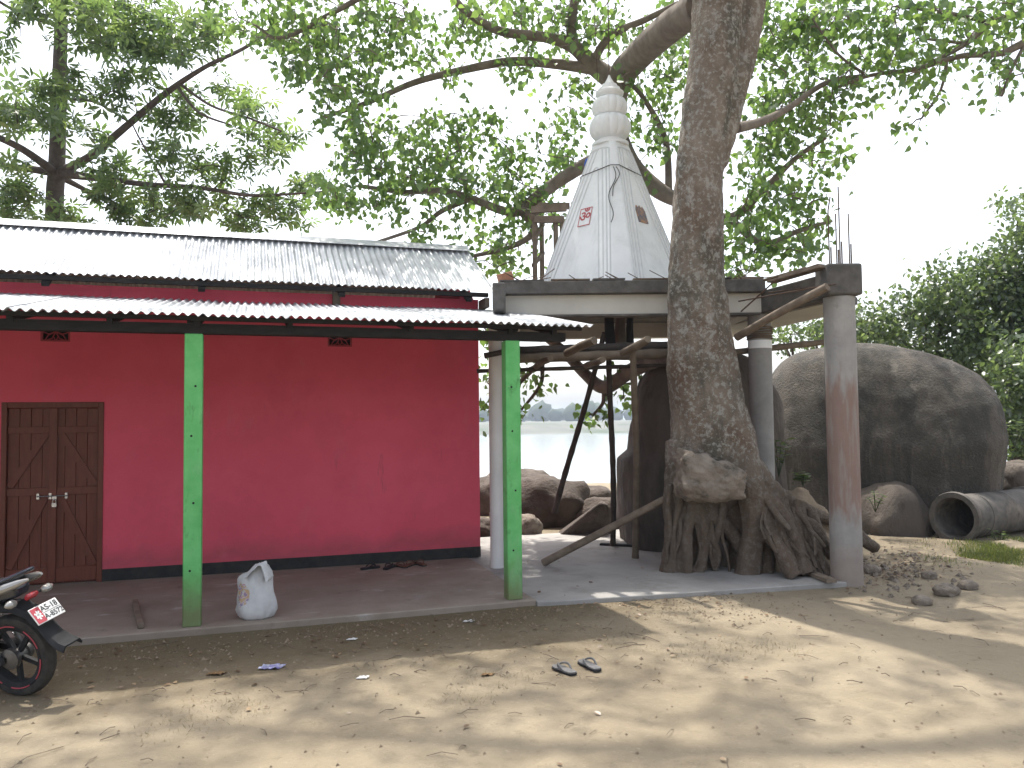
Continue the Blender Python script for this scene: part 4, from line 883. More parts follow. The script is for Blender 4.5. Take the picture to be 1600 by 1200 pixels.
# silk-cotton tree behind the house
lt = thing('cotton_tree', atd(85, 700, 18) * 1.0, 'straight grey tree with tiered level branches behind the red house', 'tree'); lt.location.z = 0
tl = MB(); b_ = atd(84, 360, 18.0); b_.z = 0; 
P, R_ = smooth_path([(b_, .26), (atd(85, 350, 18), .19), (atd(89, 260, 18), .175), (atd(93, 120, 18), .15), (atd(97, -20, 18), .13), (atd(100, -350, 18), .08), (atd(102, -600, 18), .03)], 6)
tl.tube(P, R_, 16, wob=.06); tl.build('trunk', M['bark_left'], lt, ang=70)
for i, p in enumerate(P): SK['left'].append((p, R_[i]))
LBR = [[(92, 270, 18, 12), (140, 245, 17.6, 9), (200, 195, 17.2, 8), (260, 145, 16.8, 7), (320, 105, 16.5, 5), (390, 70, 16.2, 4), (450, 20, 16, 3)],
       [(92, 270, 18, 12), (150, 278, 17.5, 8), (230, 288, 17.0, 6), (310, 293, 16.6, 5), (390, 305, 16.2, 4), (470, 302, 16, 2.5), (520, 298, 16, 2)],
       [(88, 272, 18, 12), (60, 250, 17.4, 9), (20, 225, 17, 8), (-60, 190, 16.6, 6)], [(86, 270, 18, 10), (30, 262, 18, 8), (-60, 255, 18, 6)],
       [(92, 275, 18, 9), (140, 300, 18.6, 5), (190, 325, 19, 4), (235, 358, 19, 2.5)], [(95, 8, 18, 9), (150, 0, 17.6, 7), (260, -20, 17, 4)],
       [(92, 40, 18, 6), (30, 20, 17.6, 4), (-20, -10, 17, 3)], [(280, 130, 16.7, 4), (330, 165, 16.4, 3), (390, 185, 16.2, 2.5), (440, 205, 16, 2)], [(275, 132, 16.7, 4), (310, 175, 16.5, 3), (360, 195, 16.3, 2)],
       [(110, 155, 18, 4), (150, 160, 17.4, 3), (200, 190, 17, 2)], [(260, 290, 16.9, 3), (220, 220, 16.8, 2), (205, 190, 16.8, 1.5)]]
for c in LBR: branch(lt, 'left', [(a, b, d, r * .68) for a, b, d, r in c], M['bark_left'], 8)
lb = FBL([(40, 8, 45, 22), (110, 30, 45, 28), (160, 55, 45, 30), (215, 70, 50, 28), (270, 65, 50, 28), (180, 15, 55, 18), (250, 20, 50, 18), (320, 40, 35, 30), (20, 78, 18, 14), (75, 145, 45, 22), (125, 130, 25, 18), (45, 180, 45, 18), (95, 195, 35, 18), (15, 165, 20, 25), (180, 150, 35, 20), (215, 125, 25, 15), (245, 180, 40, 14), (295, 160, 22, 18), (340, 140, 28, 12), (385, 165, 28, 18), (415, 195, 30, 18), (305, 185, 35, 14), (390, 215, 22, 10), (435, 215, 22, 14), (250, 235, 32, 14), (300, 240, 22, 12), (160, 215, 22, 14), (330, 262, 40, 22), (265, 262, 30, 14), (405, 240, 26, 22), (160, 258, 45, 16), (190, 305, 55, 22), (260, 320, 55, 20), (330, 315, 45, 22), (390, 322, 45, 18), (450, 325, 35, 18), (490, 290, 30, 16), (250, 345, 40, 12), (150, 335, 50, 14), (60, 335, 50, 16), (15, 310, 28, 28), (375, 345, 28, 12), (25, 255, 22, 18), (470, 345, 20, 10), (60, 300, 40, 14)], 17.0, 1.0, .0108)
foliage(lt, 'left', lb, 7, .28, .228, PALM_V, PALM_F, M['leaf_left'], 2.2, .15, M['bark_left'], keep=150)

# tree whose branches reach in from the right
rt = thing('roadside_tree', Vector((16.5, 5.5, 0)), 'leafy branches of a tree reaching in at the top right', 'tree')
trp = [(Vector((16.5, 5.5, -.1)), .32), (Vector((16.3, 5.7, 2.5)), .27), (Vector((15.8, 6.0, 5)), .22), (Vector((15.4, 6.3, 8.5)), .14)]
P, R_ = smooth_path(trp, 6); MB().tube(P, R_, 16, wob=.08).build('trunk', M['bark_far'], rt, ang=70)
rb0 = Vector((15.8, 6.0, 5.0))
def relp(p):
    v = Vector(p) - eye; D = v.dot(fwd); return (800 + FPX * v.dot(right) / D, 600 - FPX * v.dot(up) / D, D)
q0 = relp((15.95, 5.9, 4.4)); q1 = relp((15.7, 6.1, 5.8))
RBR = [[(*q0, 14), (1700, 30, 12.6, 9), (1640, 45, 12.4, 7), (1590, 72, 12.2, 6), (1560, 84, 12.1, 5), (1500, 88, 12.0, 4.5), (1430, 108, 12, 4), (1360, 118, 12, 3), (1300, 140, 12, 2)],
       [(*q1, 13), (1690, -10, 12.7, 8), (1600, 20, 12.4, 6), (1550, 35, 12.3, 5), (1510, 68, 12.1, 4), (1460, 95, 12, 3)],
       [(1480, 90, 12, 3), (1470, 140, 12, 2), (1440, 185, 12, 1.5)], [(1600, 72, 12.2, 3), (1580, 110, 12.1, 2.5), (1565, 150, 12, 2)],
       [(1550, 36, 12.3, 4), (1480, 20, 12.2, 3), (1400, 10, 12.2, 2.5)], [(1350, 115, 12, 2.5), (1310, 85, 12, 2), (1270, 30, 12, 1.5)], [(1510, 68, 12.1, 3), (1440, 60, 12.1, 2)]]
for c in RBR: branch(rt, 'rt', c, M['bark_far'], 8)
rbl = FBL([(1280, 45, 25, 30), (1335, 40, 35, 30), (1390, 35, 40, 28), (1450, 25, 45, 24), (1520, 25, 45, 24), (1580, 25, 35, 24), (1375, 95, 38, 22), (1430, 85, 32, 20), (1335, 118, 30, 22), (1300, 140, 22, 18), (1450, 120, 22, 16), (1445, 165, 14, 18), (1420, 200, 14, 10), (1480, 95, 25, 16), (1540, 115, 22, 18), (1585, 105, 20, 14), (1565, 150, 8, 10), (1500, 60, 35, 16), (1560, 55, 30, 16), (1395, 140, 22, 12)], 12.1, .6, .011)
foliage(rt, 'rt', rbl, 13, .26, .11, PEEPAL_V, PEEPAL_F, M['leaf_fig'], twig_mat=M['bark_far'], keep=120, world_blobs=[(14.5, 6.5, 8.3, 2.4, 2.4, 1.4, 60), (12.0, 5.5, 9.5, 2.2, 2.2, 1.0, 40)])

# leafy trees and shrubs behind the boulder
def bush(px, py, D, label, blobs, dens=.012, ls=.15, name='shrub', cat='shrub', per=48, sp=.46):
    b = atd(px, py, D); b.z = ground_z(b.x, b.y) - .05
    t = thing(name, b, label, cat, 'greenery behind the huge boulder'); key = label
    SK[key] = []; top = blobs[0]; tm = MB()
    for k, bl in enumerate(blobs):
        e = atd(bl[0], bl[1], D); Pq, Rq = smooth_path([(b + SU * (.12 * k - .2), .10), (b.lerp(e, .5) + Vector((random.uniform(-.3, .3), .1, .3)), .06), (e, .02)], 5)
        tm.tube(Pq, Rq, 7)
        for i, p in enumerate(Pq[3:]): SK[key].append((p, Rq[i]))
    tm.build('trunk', M['bark_left'], t, ang=70)
    foliage(t, key, [(x, y, rx, ry, D, .9, max(3, int(rx * ry * dens))) for (x, y, rx, ry) in blobs], per, sp, ls, OVAL_V, OVAL_F, M['leaf_bush'], 1.6, .45, M['bark_left'])
bush(1600, 700, 20.5, 'tallest leafy tree at the right edge behind the boulder', [(1590, 345, 28, 30), (1570, 400, 45, 35), (1540, 440, 40, 35), (1600, 460, 50, 45), (1640, 380, 50, 60), (1560, 510, 60, 50), (1620, 560, 60, 60), (1500, 480, 35, 35), (1650, 480, 60, 80)], .013, .16, 'leafy_tree', 'tree')
bush(1470, 700, 20.0, 'dense dark shrub rising above the middle of the boulder', [(1480, 435, 35, 25), (1440, 465, 40, 28), (1400, 500, 40, 25), (1470, 510, 60, 40), (1520, 560, 60, 45), (1370, 520, 30, 22), (1420, 545, 50, 25)], .013, .15)
bush(1585, 720, 17.8, 'dark shrub hanging over the right end of the boulder', [(1590, 590, 25, 45), (1600, 650, 25, 50), (1575, 560, 25, 30), (1640, 620, 40, 70), (1610, 690, 25, 30)], .016, .14)
bush(1290, 720, 20.5, 'low shrub seen between the two concrete columns above the boulder', [(1235, 522, 22, 12), (1270, 515, 25, 14), (1310, 510, 28, 22), (1345, 515, 25, 25), (1225, 535, 20, 10)], .02, .14)

# small plants
def plant(px, py, D, h, n, label, ls=.13):
    b = atd(px, py, D); t = thing('leafy_plant', b, label, 'plant', 'wild plants round the boulder'); m = MB(); pos, tp, nr, sz, ti = [], [], [], [], []
    for k in range(n):
        a = random.uniform(0, 6.28); e = b + Vector((math.cos(a) * h * .35, math.sin(a) * h * .35, h * random.uniform(.6, 1))); m_ = b.lerp(e, .5) + Vector((0, 0, .08 * h))
        m.tube([b, m_, e], [.007, .005, .003], 5)
        for q in range(7):
            t_ = .35 + .65 * q / 6; p = b.lerp(m_, t_ * 2) if t_ < .5 else m_.lerp(e, t_ * 2 - 1); an = q * 2.4 + k
            pos.append(tuple(p)); tp.append((math.cos(an), math.sin(an), .15)); nr.append((random.gauss(0, .2), random.gauss(0, .2), 1)); sz.append(ls * random.uniform(.7, 1.2)); ti.append(random.uniform(.3, 1))
    m.build('stem', M['leaf_bush'], t); o = leaf_mesh('foliage', pos, tp, nr, sz, ti, OVAL_V, OVAL_F, M['leaf_bush'], t); o['kind'] = 'stuff'
plant(1217, 745, 11.2, .62, 5, 'tall leafy weed beside the grey column on the earth mound')
plant(1255, 760, 10.9, .22, 5, 'low leafy weed on top of the earth mound')
plant(1368, 800, 12.4, .35, 6, 'weed growing on the mossy rock behind the corner column', .07)
plant(1560, 858, 11.9, .30, 4, 'small weed growing against the iron pipe', .08)
plant(1585, 700, 15.0, .6, 6, 'bright weed at the right foot of the huge boulder', .14)

# ------------------------------------------------------------------ motorcycle
bk0 = atz(36, 1084, .035); hd = math.atan2(.50, -.866)
bike = thing('motorcycle', (bk0.x, bk0.y, ground_z(bk0.x, bk0.y)), 'dark motorcycle parked with its rear wheel and number plate showing', 'motorcycle', None, (-.16, 0, hd))
X3, Y3 = Vector((1, 0, 0)), Vector((0, 1, 0))
def wheel(x, name, w_):
    c = Vector((x, 0, .305)); ring = MB(); prof = []
    n = 48; tyr = MB()
    pr_ = [(.235, -.045), (.262, -w_), (.288, -w_ * .85), (.302, -w_ * .4), (.305, 0), (.302, w_ * .4), (.288, w_ * .85), (.262, w_), (.235, .045), (.222, .03), (.222, -.03)]
    b_ = 0; vs = []; fs = []
    for k in range(n):
        a = 2 * math.pi * k / n
        for (r, y) in pr_: vs.append((c.x + r * math.cos(a), y, c.z + r * math.sin(a)))
    m = len(pr_)
    for k in range(n):
        for j in range(m): fs.append((k * m + j, k * m + (j + 1) % m, ((k + 1) % n) * m + (j + 1) % m, ((k + 1) % n) * m + j))
    wo = tyr.add(vs, fs).build(name, M['tyre'], bike)
    rim = MB(); pr2 = [(.238, -.048), (.238, -.040), (.205, -.03), (.200, 0), (.205, .03), (.238, .040), (.238, .048), (.228, .05), (.195, .034), (.188, 0), (.195, -.034), (.228, -.05)]
    vs = []; fs = []; m = len(pr2)
    for k in range(n):
        a = 2 * math.pi * k / n
        for (r, y) in pr2: vs.append((c.x + r * math.cos(a), y, c.z + r * math.sin(a)))
    for k in range(n):
        for j in range(m): fs.append((k * m + j, k * m + (j + 1) % m, ((k + 1) % n) * m + (j + 1) % m, ((k + 1) % n) * m + j))
    rim.add(vs, fs); rim.build('rim', M['bikeblack'], wo)
    for k in range(5):
        a = rad(270) + 2 * math.pi * k / 5; e = Vector((math.cos(a), 0, math.sin(a)))
        MB().bar(c + e * .035, c + e * .195, .032, .028, Y3).build('spoke', M['bikeblack'], wo)
    MB().lathe([(.03, -.10), (.055, -.09), (.06, -.05), (.045, -.045), (.045, .045), (.075, .05), (.075, .085), (.03, .10)], c, 24, axis=(0, 1, 0)).build('hub', M['bikegrey'], wo)
    for s in (-1, 1):
        for k in range(6):
            a0 = 2 * math.pi * k / 6; P = [c + Vector((math.cos(a) * .232, s * .0515, math.sin(a) * .232)) for a in np.linspace(a0, a0 + .7, 9)]
            MB().tube(P, .0045, 5).build('rim_stripe', M['plate_r'], wo)
wheel(0, 'rear_wheel', .052); wheel(1.30, 'front_wheel', .042)
for s in (-1, 1):
    MB().bar((0, .085 * s, .305), (.50, .085 * s, .36), .03, .045).build('swingarm', M['bikeblack'], bike)
    MB().tube([(.06, .11 * s, .33), (.24, .11 * s, .66)], .02, 8).build('shock_absorber', M['bikegrey'], bike)
    sp_ = MB(); 
    sp_.tube([(.09 + .13 * t / 40, .11 * s + .03 * math.cos(t), .39 + .22 * t / 40) + () if False else (.09 + .13 * t / 40, .11 * s + .03 * math.cos(t), .39 + .22 * t / 40) for t in np.linspace(0, 40, 120)], .005, 5)
    sp_.build('spring', M['chrome'], bike)
def ribbon(pts, th=.012):
    """curved sheet: pts = (x, z, half_width)"""
    vs = []; 
    for (x, z, hw) in pts:
        vs += [(x, -hw, z - .035), (x, -hw * .75, z), (x, hw * .75, z), (x, hw, z - .035), (x, hw - .01, z - .035 - th), (x, hw * .7, z - th), (x, -hw * .7, z - th), (x, -hw + .01, z - .035 - th)]
    fs = []; n = len(pts)
    for i in range(n - 1):
        for k in range(8): fs.append((i * 8 + k, i * 8 + (k + 1) % 8, (i + 1) * 8 + (k + 1) % 8, (i + 1) * 8 + k))
    fs += [tuple(range(8)), tuple(reversed(range((n - 1) * 8, n * 8)))]; return MB().add(vs, fs)
ribbon([(.35, .56, .075), (.22, .66, .085), (.08, .70, .09), (-.06, .70, .09), (-.17, .66, .085), (-.26, .58, .08), (-.34, .49, .085), (-.42, .44, .095), (-.47, .425, .095)]).build('rear_mudguard', M['bikeblack'], bike, ang=50)
MB().add([(.45, -.10, .60), (.45, .10, .60), (.45, .12, .76), (.45, -.12, .76), (-.10, -.06, .76), (-.10, .06, .76), (-.12, .07, .84), (-.12, -.07, .84)], [(0, 1, 2, 3), (7, 6, 5, 4), (0, 4, 5, 1), (1, 5, 6, 2), (2, 6, 7, 3), (3, 7, 4, 0)]).build('tail_cowl', M['bikeblue'], bike, bevel=.02)
MB().add([(.62, -.12, .74), (.62, .12, .74), (.60, .12, .80), (.60, -.12, .80), (.30, -.13, .765), (.30, .13, .765), (.28, .12, .82), (.28, -.12, .82), (-.06, -.09, .845), (-.06, .09, .845), (-.08, .08, .90), (-.08, -.08, .90)],
        [(0, 1, 2, 3), (0, 4, 5, 1), (1, 5, 6, 2), (2, 6, 7, 3), (3, 7, 4, 0), (4, 8, 9, 5), (5, 9, 10, 6), (6, 10, 11, 7), (7, 11, 8, 4), (11, 10, 9, 8)]).build('seat', M['bikeblack'], bike, bevel=.025)
for s in (-1, 1):
    P, R_ = smooth_path([((.22, .13 * s, .76), .010), ((.08, .13 * s, .80), .030), ((-.06, .115 * s, .845), .034), ((-.16, .085 * s, .88), .026), ((-.22, .06 * s, .90), .008)], 5); MB().tube(P, R_, 10).build('tail_lamp_lens', M['lens'], bike)
    P, R_ = smooth_path([((.10, .10 * s, .85), .012), ((-.05, .10 * s, .90), .014), ((-.16, .05 * s, .945), .014), ((-.17, 0, .95), .014)], 5); MB().tube(P, R_, 8).build('grab_rail', M['bikeblue'], bike)
    MB().tube([(-.12, .05 * s, .745), (-.14, .13 * s, .75)], .010, 6).build('indicator_stalk', M['bikeblack'], bike)
    P, R_ = smooth_path([((-.145, .115 * s, .75), .012), ((-.15, .14 * s, .752), .030), ((-.155, .18 * s, .755), .030), ((-.155, .215 * s, .757), .008)], 4); MB().tube(P, R_, 10).build('indicator', M['lens'], bike)
MB().obox((-.13, 0, .80), Vector((-.75, 0, -.66)), Y3, Vector((.66, 0, -.75)) * -1, (.04, .075), (-.05, .05), (-.03, .02)).build('tail_light', M['redlens'], bike, bevel=.012)
# number plate, leaning back on the mudguard
pn = Vector((-.80, 0, .60)).normalized(); pu = Vector((.60, 0, .80)).normalized(); pr_ = -Y3; pc_ = Vector((-.285, 0, .645))
plate = MB().obox(pc_, pr_, pu, pn, (-.125, .125), (-.066, .066), (-.004, .004)).build('number_plate', M['plate_w'], bike, bevel=.003, label='white number plate with a red panel on the left')
MB().obox(pc_, pr_, pu, pn, (-.119, -.042), (-.060, .060), (.0042, .0055)).build('red_panel', M['plate_r'], plate)
MB().obox(pc_, pr_, pu, pn, (-.038, .119), (-.0012, .0012), (.0042, .0055)).build('divider', M['ink'], plate)
put_text('AS-18', .062, pc_ + pr_ * .035 + pu * .030, pr_, pu, pn, 'lettering', M['ink'], plate, .0006, .0058)
put_text('A-8572', .056, pc_ + pr_ * .040 - pu * .032, pr_, pu, pn, 'lettering', M['ink'], plate, .0006, .0058)
em = MB(); 
for (a, b) in (((-.10, -.02), (-.06, .03)), ((-.105, .02), (-.055, -.02)), ((-.08, -.035), (-.08, .035)), ((-.10, .0), (-.055, .005))):
    em.bar(pc_ + pr_ * a[0] + pu * a[1] + pn * .0062, pc_ + pr_ * b[0] + pu * b[1] + pn * .0062, .013, .001, pn)
em.build('emblem', M['plate_w'], plate)
MB().bar((-.20, 0, .62), (-.285, 0, .64), .05, .02).build('plate_bracket', M['bikeblack'], bike)
# front half of the machine
tank = MB(); secs = [(.60, .06, .80, .84), (.68, .12, .76, .93), (.85, .145, .74, .98), (1.0, .12, .76, .97), (1.08, .05, .82, .92)]
vs = []; 
for (x, hw, z0, z1) in secs:
    for k in range(12):
        a = 2 * math.pi * k / 12; vs.append((x, hw * math.cos(a), (z0 + z1) / 2 + (z1 - z0) / 2 * math.sin(a)))
tank.add(vs, [(i * 12 + k, i * 12 + (k + 1) % 12, i * 12 + 12 + (k + 1) % 12, i * 12 + 12 + k) for i in range(4) for k in range(12)] + [tuple(range(11, -1, -1)), tuple(range(48, 60))]).build('tank', M['bikeblue'], bike, ang=60)
MB().box(.48, .86, -.11, .11, .30, .50).lathe([(.075, 0), (.08, .02), (.085, .20), (.06, .24)], (.80, 0, .47), 20, axis=(.35, 0, .94)).build('engine', M['bikegrey'], bike, bevel=.02)
fr_ = MB(); fr_.tube([(.45, 0, .62), (.75, 0, .72), (1.02, 0, .80)], .025, 8).tube([(1.02, 0, .80), (.90, 0, .52), (.80, 0, .34), (.50, 0, .32), (.45, 0, .62)], .02, 8); fr_.build('chassis', M['bikeblack'], bike)
ex_ = MB(); P, R_ = smooth_path([((.90, -.07, .45), .018), ((.86, -.12, .30), .018), ((.55, -.14, .25), .02), ((.35, -.15, .28), .045), ((-.05, -.16, .36), .05), ((-.18, -.16, .385), .035)], 6); ex_.tube(P, R_, 12).build('exhaust', M['bikegrey'], bike)
for s in (-1, 1):
    MB().tube([(1.30, .075 * s, .305), (1.08, .075 * s, .88)], .02, 10).build('fork_leg', M['chrome'], bike)
    P, R_ = smooth_path([((1.06, .02 * s, .98), .012), ((1.05, .18 * s, 1.02), .012), ((.95, .33 * s, 1.02), .016)], 5); MB().tube(P, R_, 8).build('handlebar', M['bikeblack'], bike)
    m_ = MB().tube([(1.03, .22 * s, 1.02), (1.06, .28 * s, 1.15)], .006, 6); m_.obox((1.05, .29 * s, 1.18), X3, Y3, Z3, (-.012, .012), (-.055, .055), (-.035, .035)).build('mirror', M['bikeblack'], bike, bevel=.01)
MB().lathe([(.03, -.12), (.085, -.06), (.095, 0), (.09, .02)], (1.17, 0, .86), 20, axis=(1, 0, -.1)).build('headlight', M['lens'], bike)
ribbon([(1.58, .52, .05), (1.48, .60, .06), (1.30, .645, .065), (1.12, .60, .06), (1.02, .50, .05)]).build('front_mudguard', M['bikeblue'], bike, ang=50)
MB().box(.30, .60, .10, .13, .46, .70).build('side_panel', M['bikeblue'], bike, bevel=.015)
MB().box(.02, .50, .098, .125, .27, .335).build('chain_cover', M['bikeblack'], bike, bevel=.01)
MB().tube([(.55, .10, .30), (.52, .27, .045)], .010, 8).build('side_stand', M['bikeblack'], bike)
MB().tube([(.40, -.16, .30), (.40, -.27, .30)], .012, 8).tube([(.40, .16, .30), (.40, .27, .30)], .012, 8).build('footrest', M['bikeblack'], bike)
mb = MB(); mb.lathe([(.01, 0), (.02, .02), (.02, .06), (.01, .08)], (.06, .14, .40), 8).build('plastic_wrap', M['blue'], bike)

# ------------------------------------------------------------------ small things on the floors and ground
M['sack'] = material('woven_white_sack', (.50, .50, .51), (.60, .60, .60), 8, 5, .75, .35, 30)
M['paper0'] = material('sack_hem', (.5, .5, .5), (.6, .6, .6), 20, 3, .8); M['sack_p'] = material('sack_print', (.28, .10, .22), (.45, .28, .14), 16, 4, .7, c3=(.10, .10, .30), s3=12, lo3=.5, hi3=.56)
sk0 = atz(399, 965, .1); sack = thing('sack', sk0, 'slumped white woven sack with printed patch on the veranda', 'sack')
ms = MB(); nn = 56
spine = [(0, .0, .125, .10), (.0, .02, .15, .12), (.005, .07, .165, .13), (.01, .13, .17, .13), (.01, .19, .165, .12), (.005, .25, .155, .11), (0, .31, .15, .10), (-.005, .36, .145, .09), (-.005, .41, .14, .075), (0, .45, .13, .06), (.01, .485, .11, .045), (.02, .505, .07, .03)]
vs = []
for i, (ox, z, ra, rb_) in enumerate(spine):
    for k in range(nn):
        a = 2 * math.pi * k / nn; ca_, sa_ = math.cos(a), math.sin(a)
        q = Vector((ca_ * 2.0, sa_ * 2.0, z * 6))
        ridge = 1 - abs(mnoise.noise(q * 1.3)) * 2; cre = 1 - abs(mnoise.noise(q * 3.1 + Vector((5, 0, 0)))) * 2
        w_ = 1 + .11 * mnoise.noise(q) + .10 * ridge + .085 * cre - .08
        zz = z * (1 + .07 * mnoise.noise(Vector((ca_, sa_, 3.3)))) - .07 * (z / .5) ** 2 * max(0, -ca_) + .012 * cre * (z > .05)
        sq = 1 + .12 * abs(ca_) ** 6
        vs.append(sk0 + SU * (ox + ra * w_ * sq * ca_) + SV * (rb_ * w_ * sa_) + Z3 * max(0, zz))
ms.add(vs, [(i * nn + k, i * nn + (k + 1) % nn, (i + 1) * nn + (k + 1) % nn, (i + 1) * nn + k) for i in range(len(spine) - 1) for k in range(nn)] + [tuple(range(nn - 1, -1, -1)), tuple(range((len(spine) - 1) * nn, len(spine) * nn))])
def sack_print(m):
    nt = m.node_tree; N = nt.nodes; L = nt.links; b = N['Principled BSDF']; src = b.inputs['Base Color'].links[0].from_socket
    c = sk0 - SU * .10 - SV * .08 + Z3 * .24
    geo = N.new('ShaderNodeNewGeometry'); d = N.new('ShaderNodeVectorMath'); d.operation = 'DISTANCE'; L.new(geo.outputs['Position'], d.inputs[0]); d.inputs[1].default_value = c
    r = N.new('ShaderNodeMapRange'); r.inputs['From Min'].default_value = .075; r.inputs['From Max'].default_value = .085; r.inputs['To Min'].default_value = .8; r.inputs['To Max'].default_value = 0; nd = N.new('ShaderNodeTexNoise'); nd.inputs['Scale'].default_value = 14; L.new(geo.outputs['Position'], nd.inputs['Vector'])
    ad = N.new('ShaderNodeMath'); ad.operation = 'MULTIPLY_ADD'; L.new(nd.outputs[0], ad.inputs[0]); ad.inputs[1].default_value = .16; L.new(d.outputs['Value'], ad.inputs[2]); L.new(ad.outputs[0], r.inputs['Value'])
    r.inputs['From Min'].default_value = .16; r.inputs['From Max'].default_value = .175
    vo = N.new('ShaderNodeTexNoise'); vo.inputs['Scale'].default_value = 26; L.new(geo.outputs['Position'], vo.inputs['Vector'])
    rp = N.new('ShaderNodeValToRGB'); rp.color_ramp.interpolation = 'CONSTANT'; e = rp.color_ramp.elements; e[0].color = (.22, .18, .34, 1); e[1].color = (.50, .30, .12, 1); e[1].position = .54
    k = e.new(.42); k.color = (.45, .12, .22, 1); k = e.new(.48); k.color = (.5, .5, .5, 1); L.new(vo.outputs[0], rp.inputs[0])
    mx = N.new('ShaderNodeMix'); mx.data_type = 'RGBA'; L.new(r.outputs[0], mx.inputs['Factor']); L.new(src, mx.inputs['A']); L.new(rp.outputs[0], mx.inputs['B']); L.new(mx.outputs['Result'], b.inputs['Base Color'])
sack_print(M['sack'])
ms.build('bag', M['sack'], sack, ang=180)
fl = MB(); na, nb_ = 20, 10; vs = []           # the empty mouth of the sack, flopped over to the right and down the front
for i in range(na + 1):
    t = i / na; x_ = -.07 + .30 * t - .06 * t * t; z_ = .45 + .10 * math.sin(min(1, t * 1.15) * math.pi * .62) - .34 * max(0, t - .45) ** 1.3
    for j in range(nb_ + 1):
        u_ = j / nb_ - .5; wdt = .13 + .05 * t
        c_ = mnoise.fractal(Vector((t * 4, u_ * 3, 7.7)), 1, 2, 3) * .03 + .018 * abs(math.sin(u_ * 9 + t * 4))
        vs.append(sk0 + SU * (x_ + c_ * .6) + SV * (-.045 + u_ * wdt - .05 * t) + Z3 * (z_ + c_ - .10 * abs(u_) * (1 - t)))
m2 = (nb_ + 1)
fl.add(vs, [(i * m2 + j, (i + 1) * m2 + j, (i + 1) * m2 + j + 1, i * m2 + j + 1) for i in range(na) for j in range(nb_)])
fo = fl.build('folded_mouth', M['sack'], sack, ang=180); md = fo.modifiers.new('t', 'SOLIDIFY'); md.thickness = .006
st = MB().bar(atz(211, 940, .13), atz(220, 978, .13), .055, .05); so = st.build('wooden_stick', M['wood'], bevel=.008)
tag(so, 'short brown wooden stick lying on the veranda near the motorcycle', 'stick')
sole = [(-.035, -.125), (0, -.135), (.034, -.125), (.04, -.06), (.036, .0), (.046, .06), (.044, .11), (.02, .14), (-.012, .142), (-.04, .115), (-.046, .06), (-.036, 0), (-.042, -.06)]
def sandal(p, toe, label, mat, group, tilt=0.0, strap='dust_rub'):
    t = thing('sandal', p, label, 'sandal', group); toe = Vector(toe).normalized(); sd = toe.cross(Z3).normalized()
    MB().prism(sole, p, sd, toe, Z3, .0, .012).build('outsole', M['ink'], t, bevel=.003)
    MB().prism([(x * .98, y * .985) for x, y in sole], p, sd, toe, Z3, .0125, .026).build('sole', M[mat], t, bevel=.004)
    for s in (-1, 1):
        P, R_ = smooth_path([(p + toe * .085 + Z3 * .026, .005), (p + toe * .06 + sd * (.018 * s) + Z3 * .05, .008), (p + toe * .01 + sd * (.042 * s) + Z3 * .055, .009), (p - toe * .035 + sd * (.042 * s) + Z3 * .022, .007)], 5)
        MB().tube(P, R_, 7).build('strap', M[strap], t)
def gp(px, py):
    p = atz(px, py, .03); p.z = ground_z(p.x, p.y); p = atz(px, py, p.z); p.z = ground_z(p.x, p.y) + .004; return p
a, b = gp(862, 1042), gp(902, 1059); sandal((a + b) / 2, (a - b), 'grey rubber flip-flop turned sideways, the left of the pair on the sand', 'dust_rub', 'pair of flip-flops on the sand')
a = gp(921, 1042); sandal(a, (-.15, .95, 0), 'grey rubber flip-flop pointing away, the right of the pair on the sand', 'dust_rub', 'pair of flip-flops on the sand')
M['brown_sandal'] = material('brown_sandal', (.09, .045, .03), (.14, .07, .045), 12, 4, .7)
for k, (px, py, ang_, l, mt) in enumerate([(578, 889, .4, 'dark slipper farthest left under the red wall', 'ink'), (608, 888, 1.0, 'dark slipper second from left under the red wall', 'ink'), (626, 886, 2.0, 'brown slipper third from left under the red wall', 'brown_sandal'), (641, 884, .9, 'brown slipper fourth from left under the red wall', 'brown_sandal'), (656, 883, 1.9, 'brown slipper farthest right under the red wall', 'brown_sandal')]):
    p = atz(px, py, .1); p.z = .102; sandal(p, (math.cos(ang_), math.sin(ang_), 0), l, mt, 'slippers left by the red wall', strap=mt)
# crumpled wrappers
def scrap(p, s, mat, label, cat='wrapper', seed=0):
    m = MB(); n = 9; vs = []
    for j in range(n):
        for i in range(n):
            u_, v_ = (i / (n - 1) - .5) * s, (j / (n - 1) - .5) * s * .6
            h = abs(mnoise.fractal(Vector((u_ / s * 4 + seed, v_ / s * 4, seed)), 1, 2, 3)) * s * .16 + .004; vs.append(p + SU * (u_ + v_ * .4) + SV * v_ + Z3 * h)
    vs2 = [v - Z3 * .003 for v in vs]
    f = [(j * n + i, j * n + i + 1, j * n + i + n + 1, j * n + i + n) for j in range(n - 1) for i in range(n - 1)]
    m.add(vs, f); m.add(vs2, [q[::-1] for q in f]); return tag(m.build('wrapper', mat, ang=20), label, cat, 'litter on the ground')
M['foil'] = material('foil_wrapper', (.50, .52, .60), (.14, .12, .40), 18, 3, .35, metal=.2)
M['paper'] = material('paper_scrap', (.55, .54, .52), (.65, .64, .62), 20, 3, .8); M['dryleaf'] = material('dry_leaf', (.13, .075, .035), (.24, .15, .07), 8, 5, .85)
scrap(gp(425, 1044), .17, M['foil'], 'crumpled silver and blue wrapper on the ground before the sack', seed=1.1)
scrap(gp(567, 1060), .08, M['paper'], 'small white paper scrap on the ground left of the flip-flops', 'paper', 2.2)
scrap(gp(550, 1000), .08, M['paper'], 'small pale scrap on the ground near the middle of the veranda edge', 'paper', 3.2)
scrap(gp(732, 972), .10, M['paper'], 'pale paper scrap on the ground near the right green post', 'paper', 4.2)
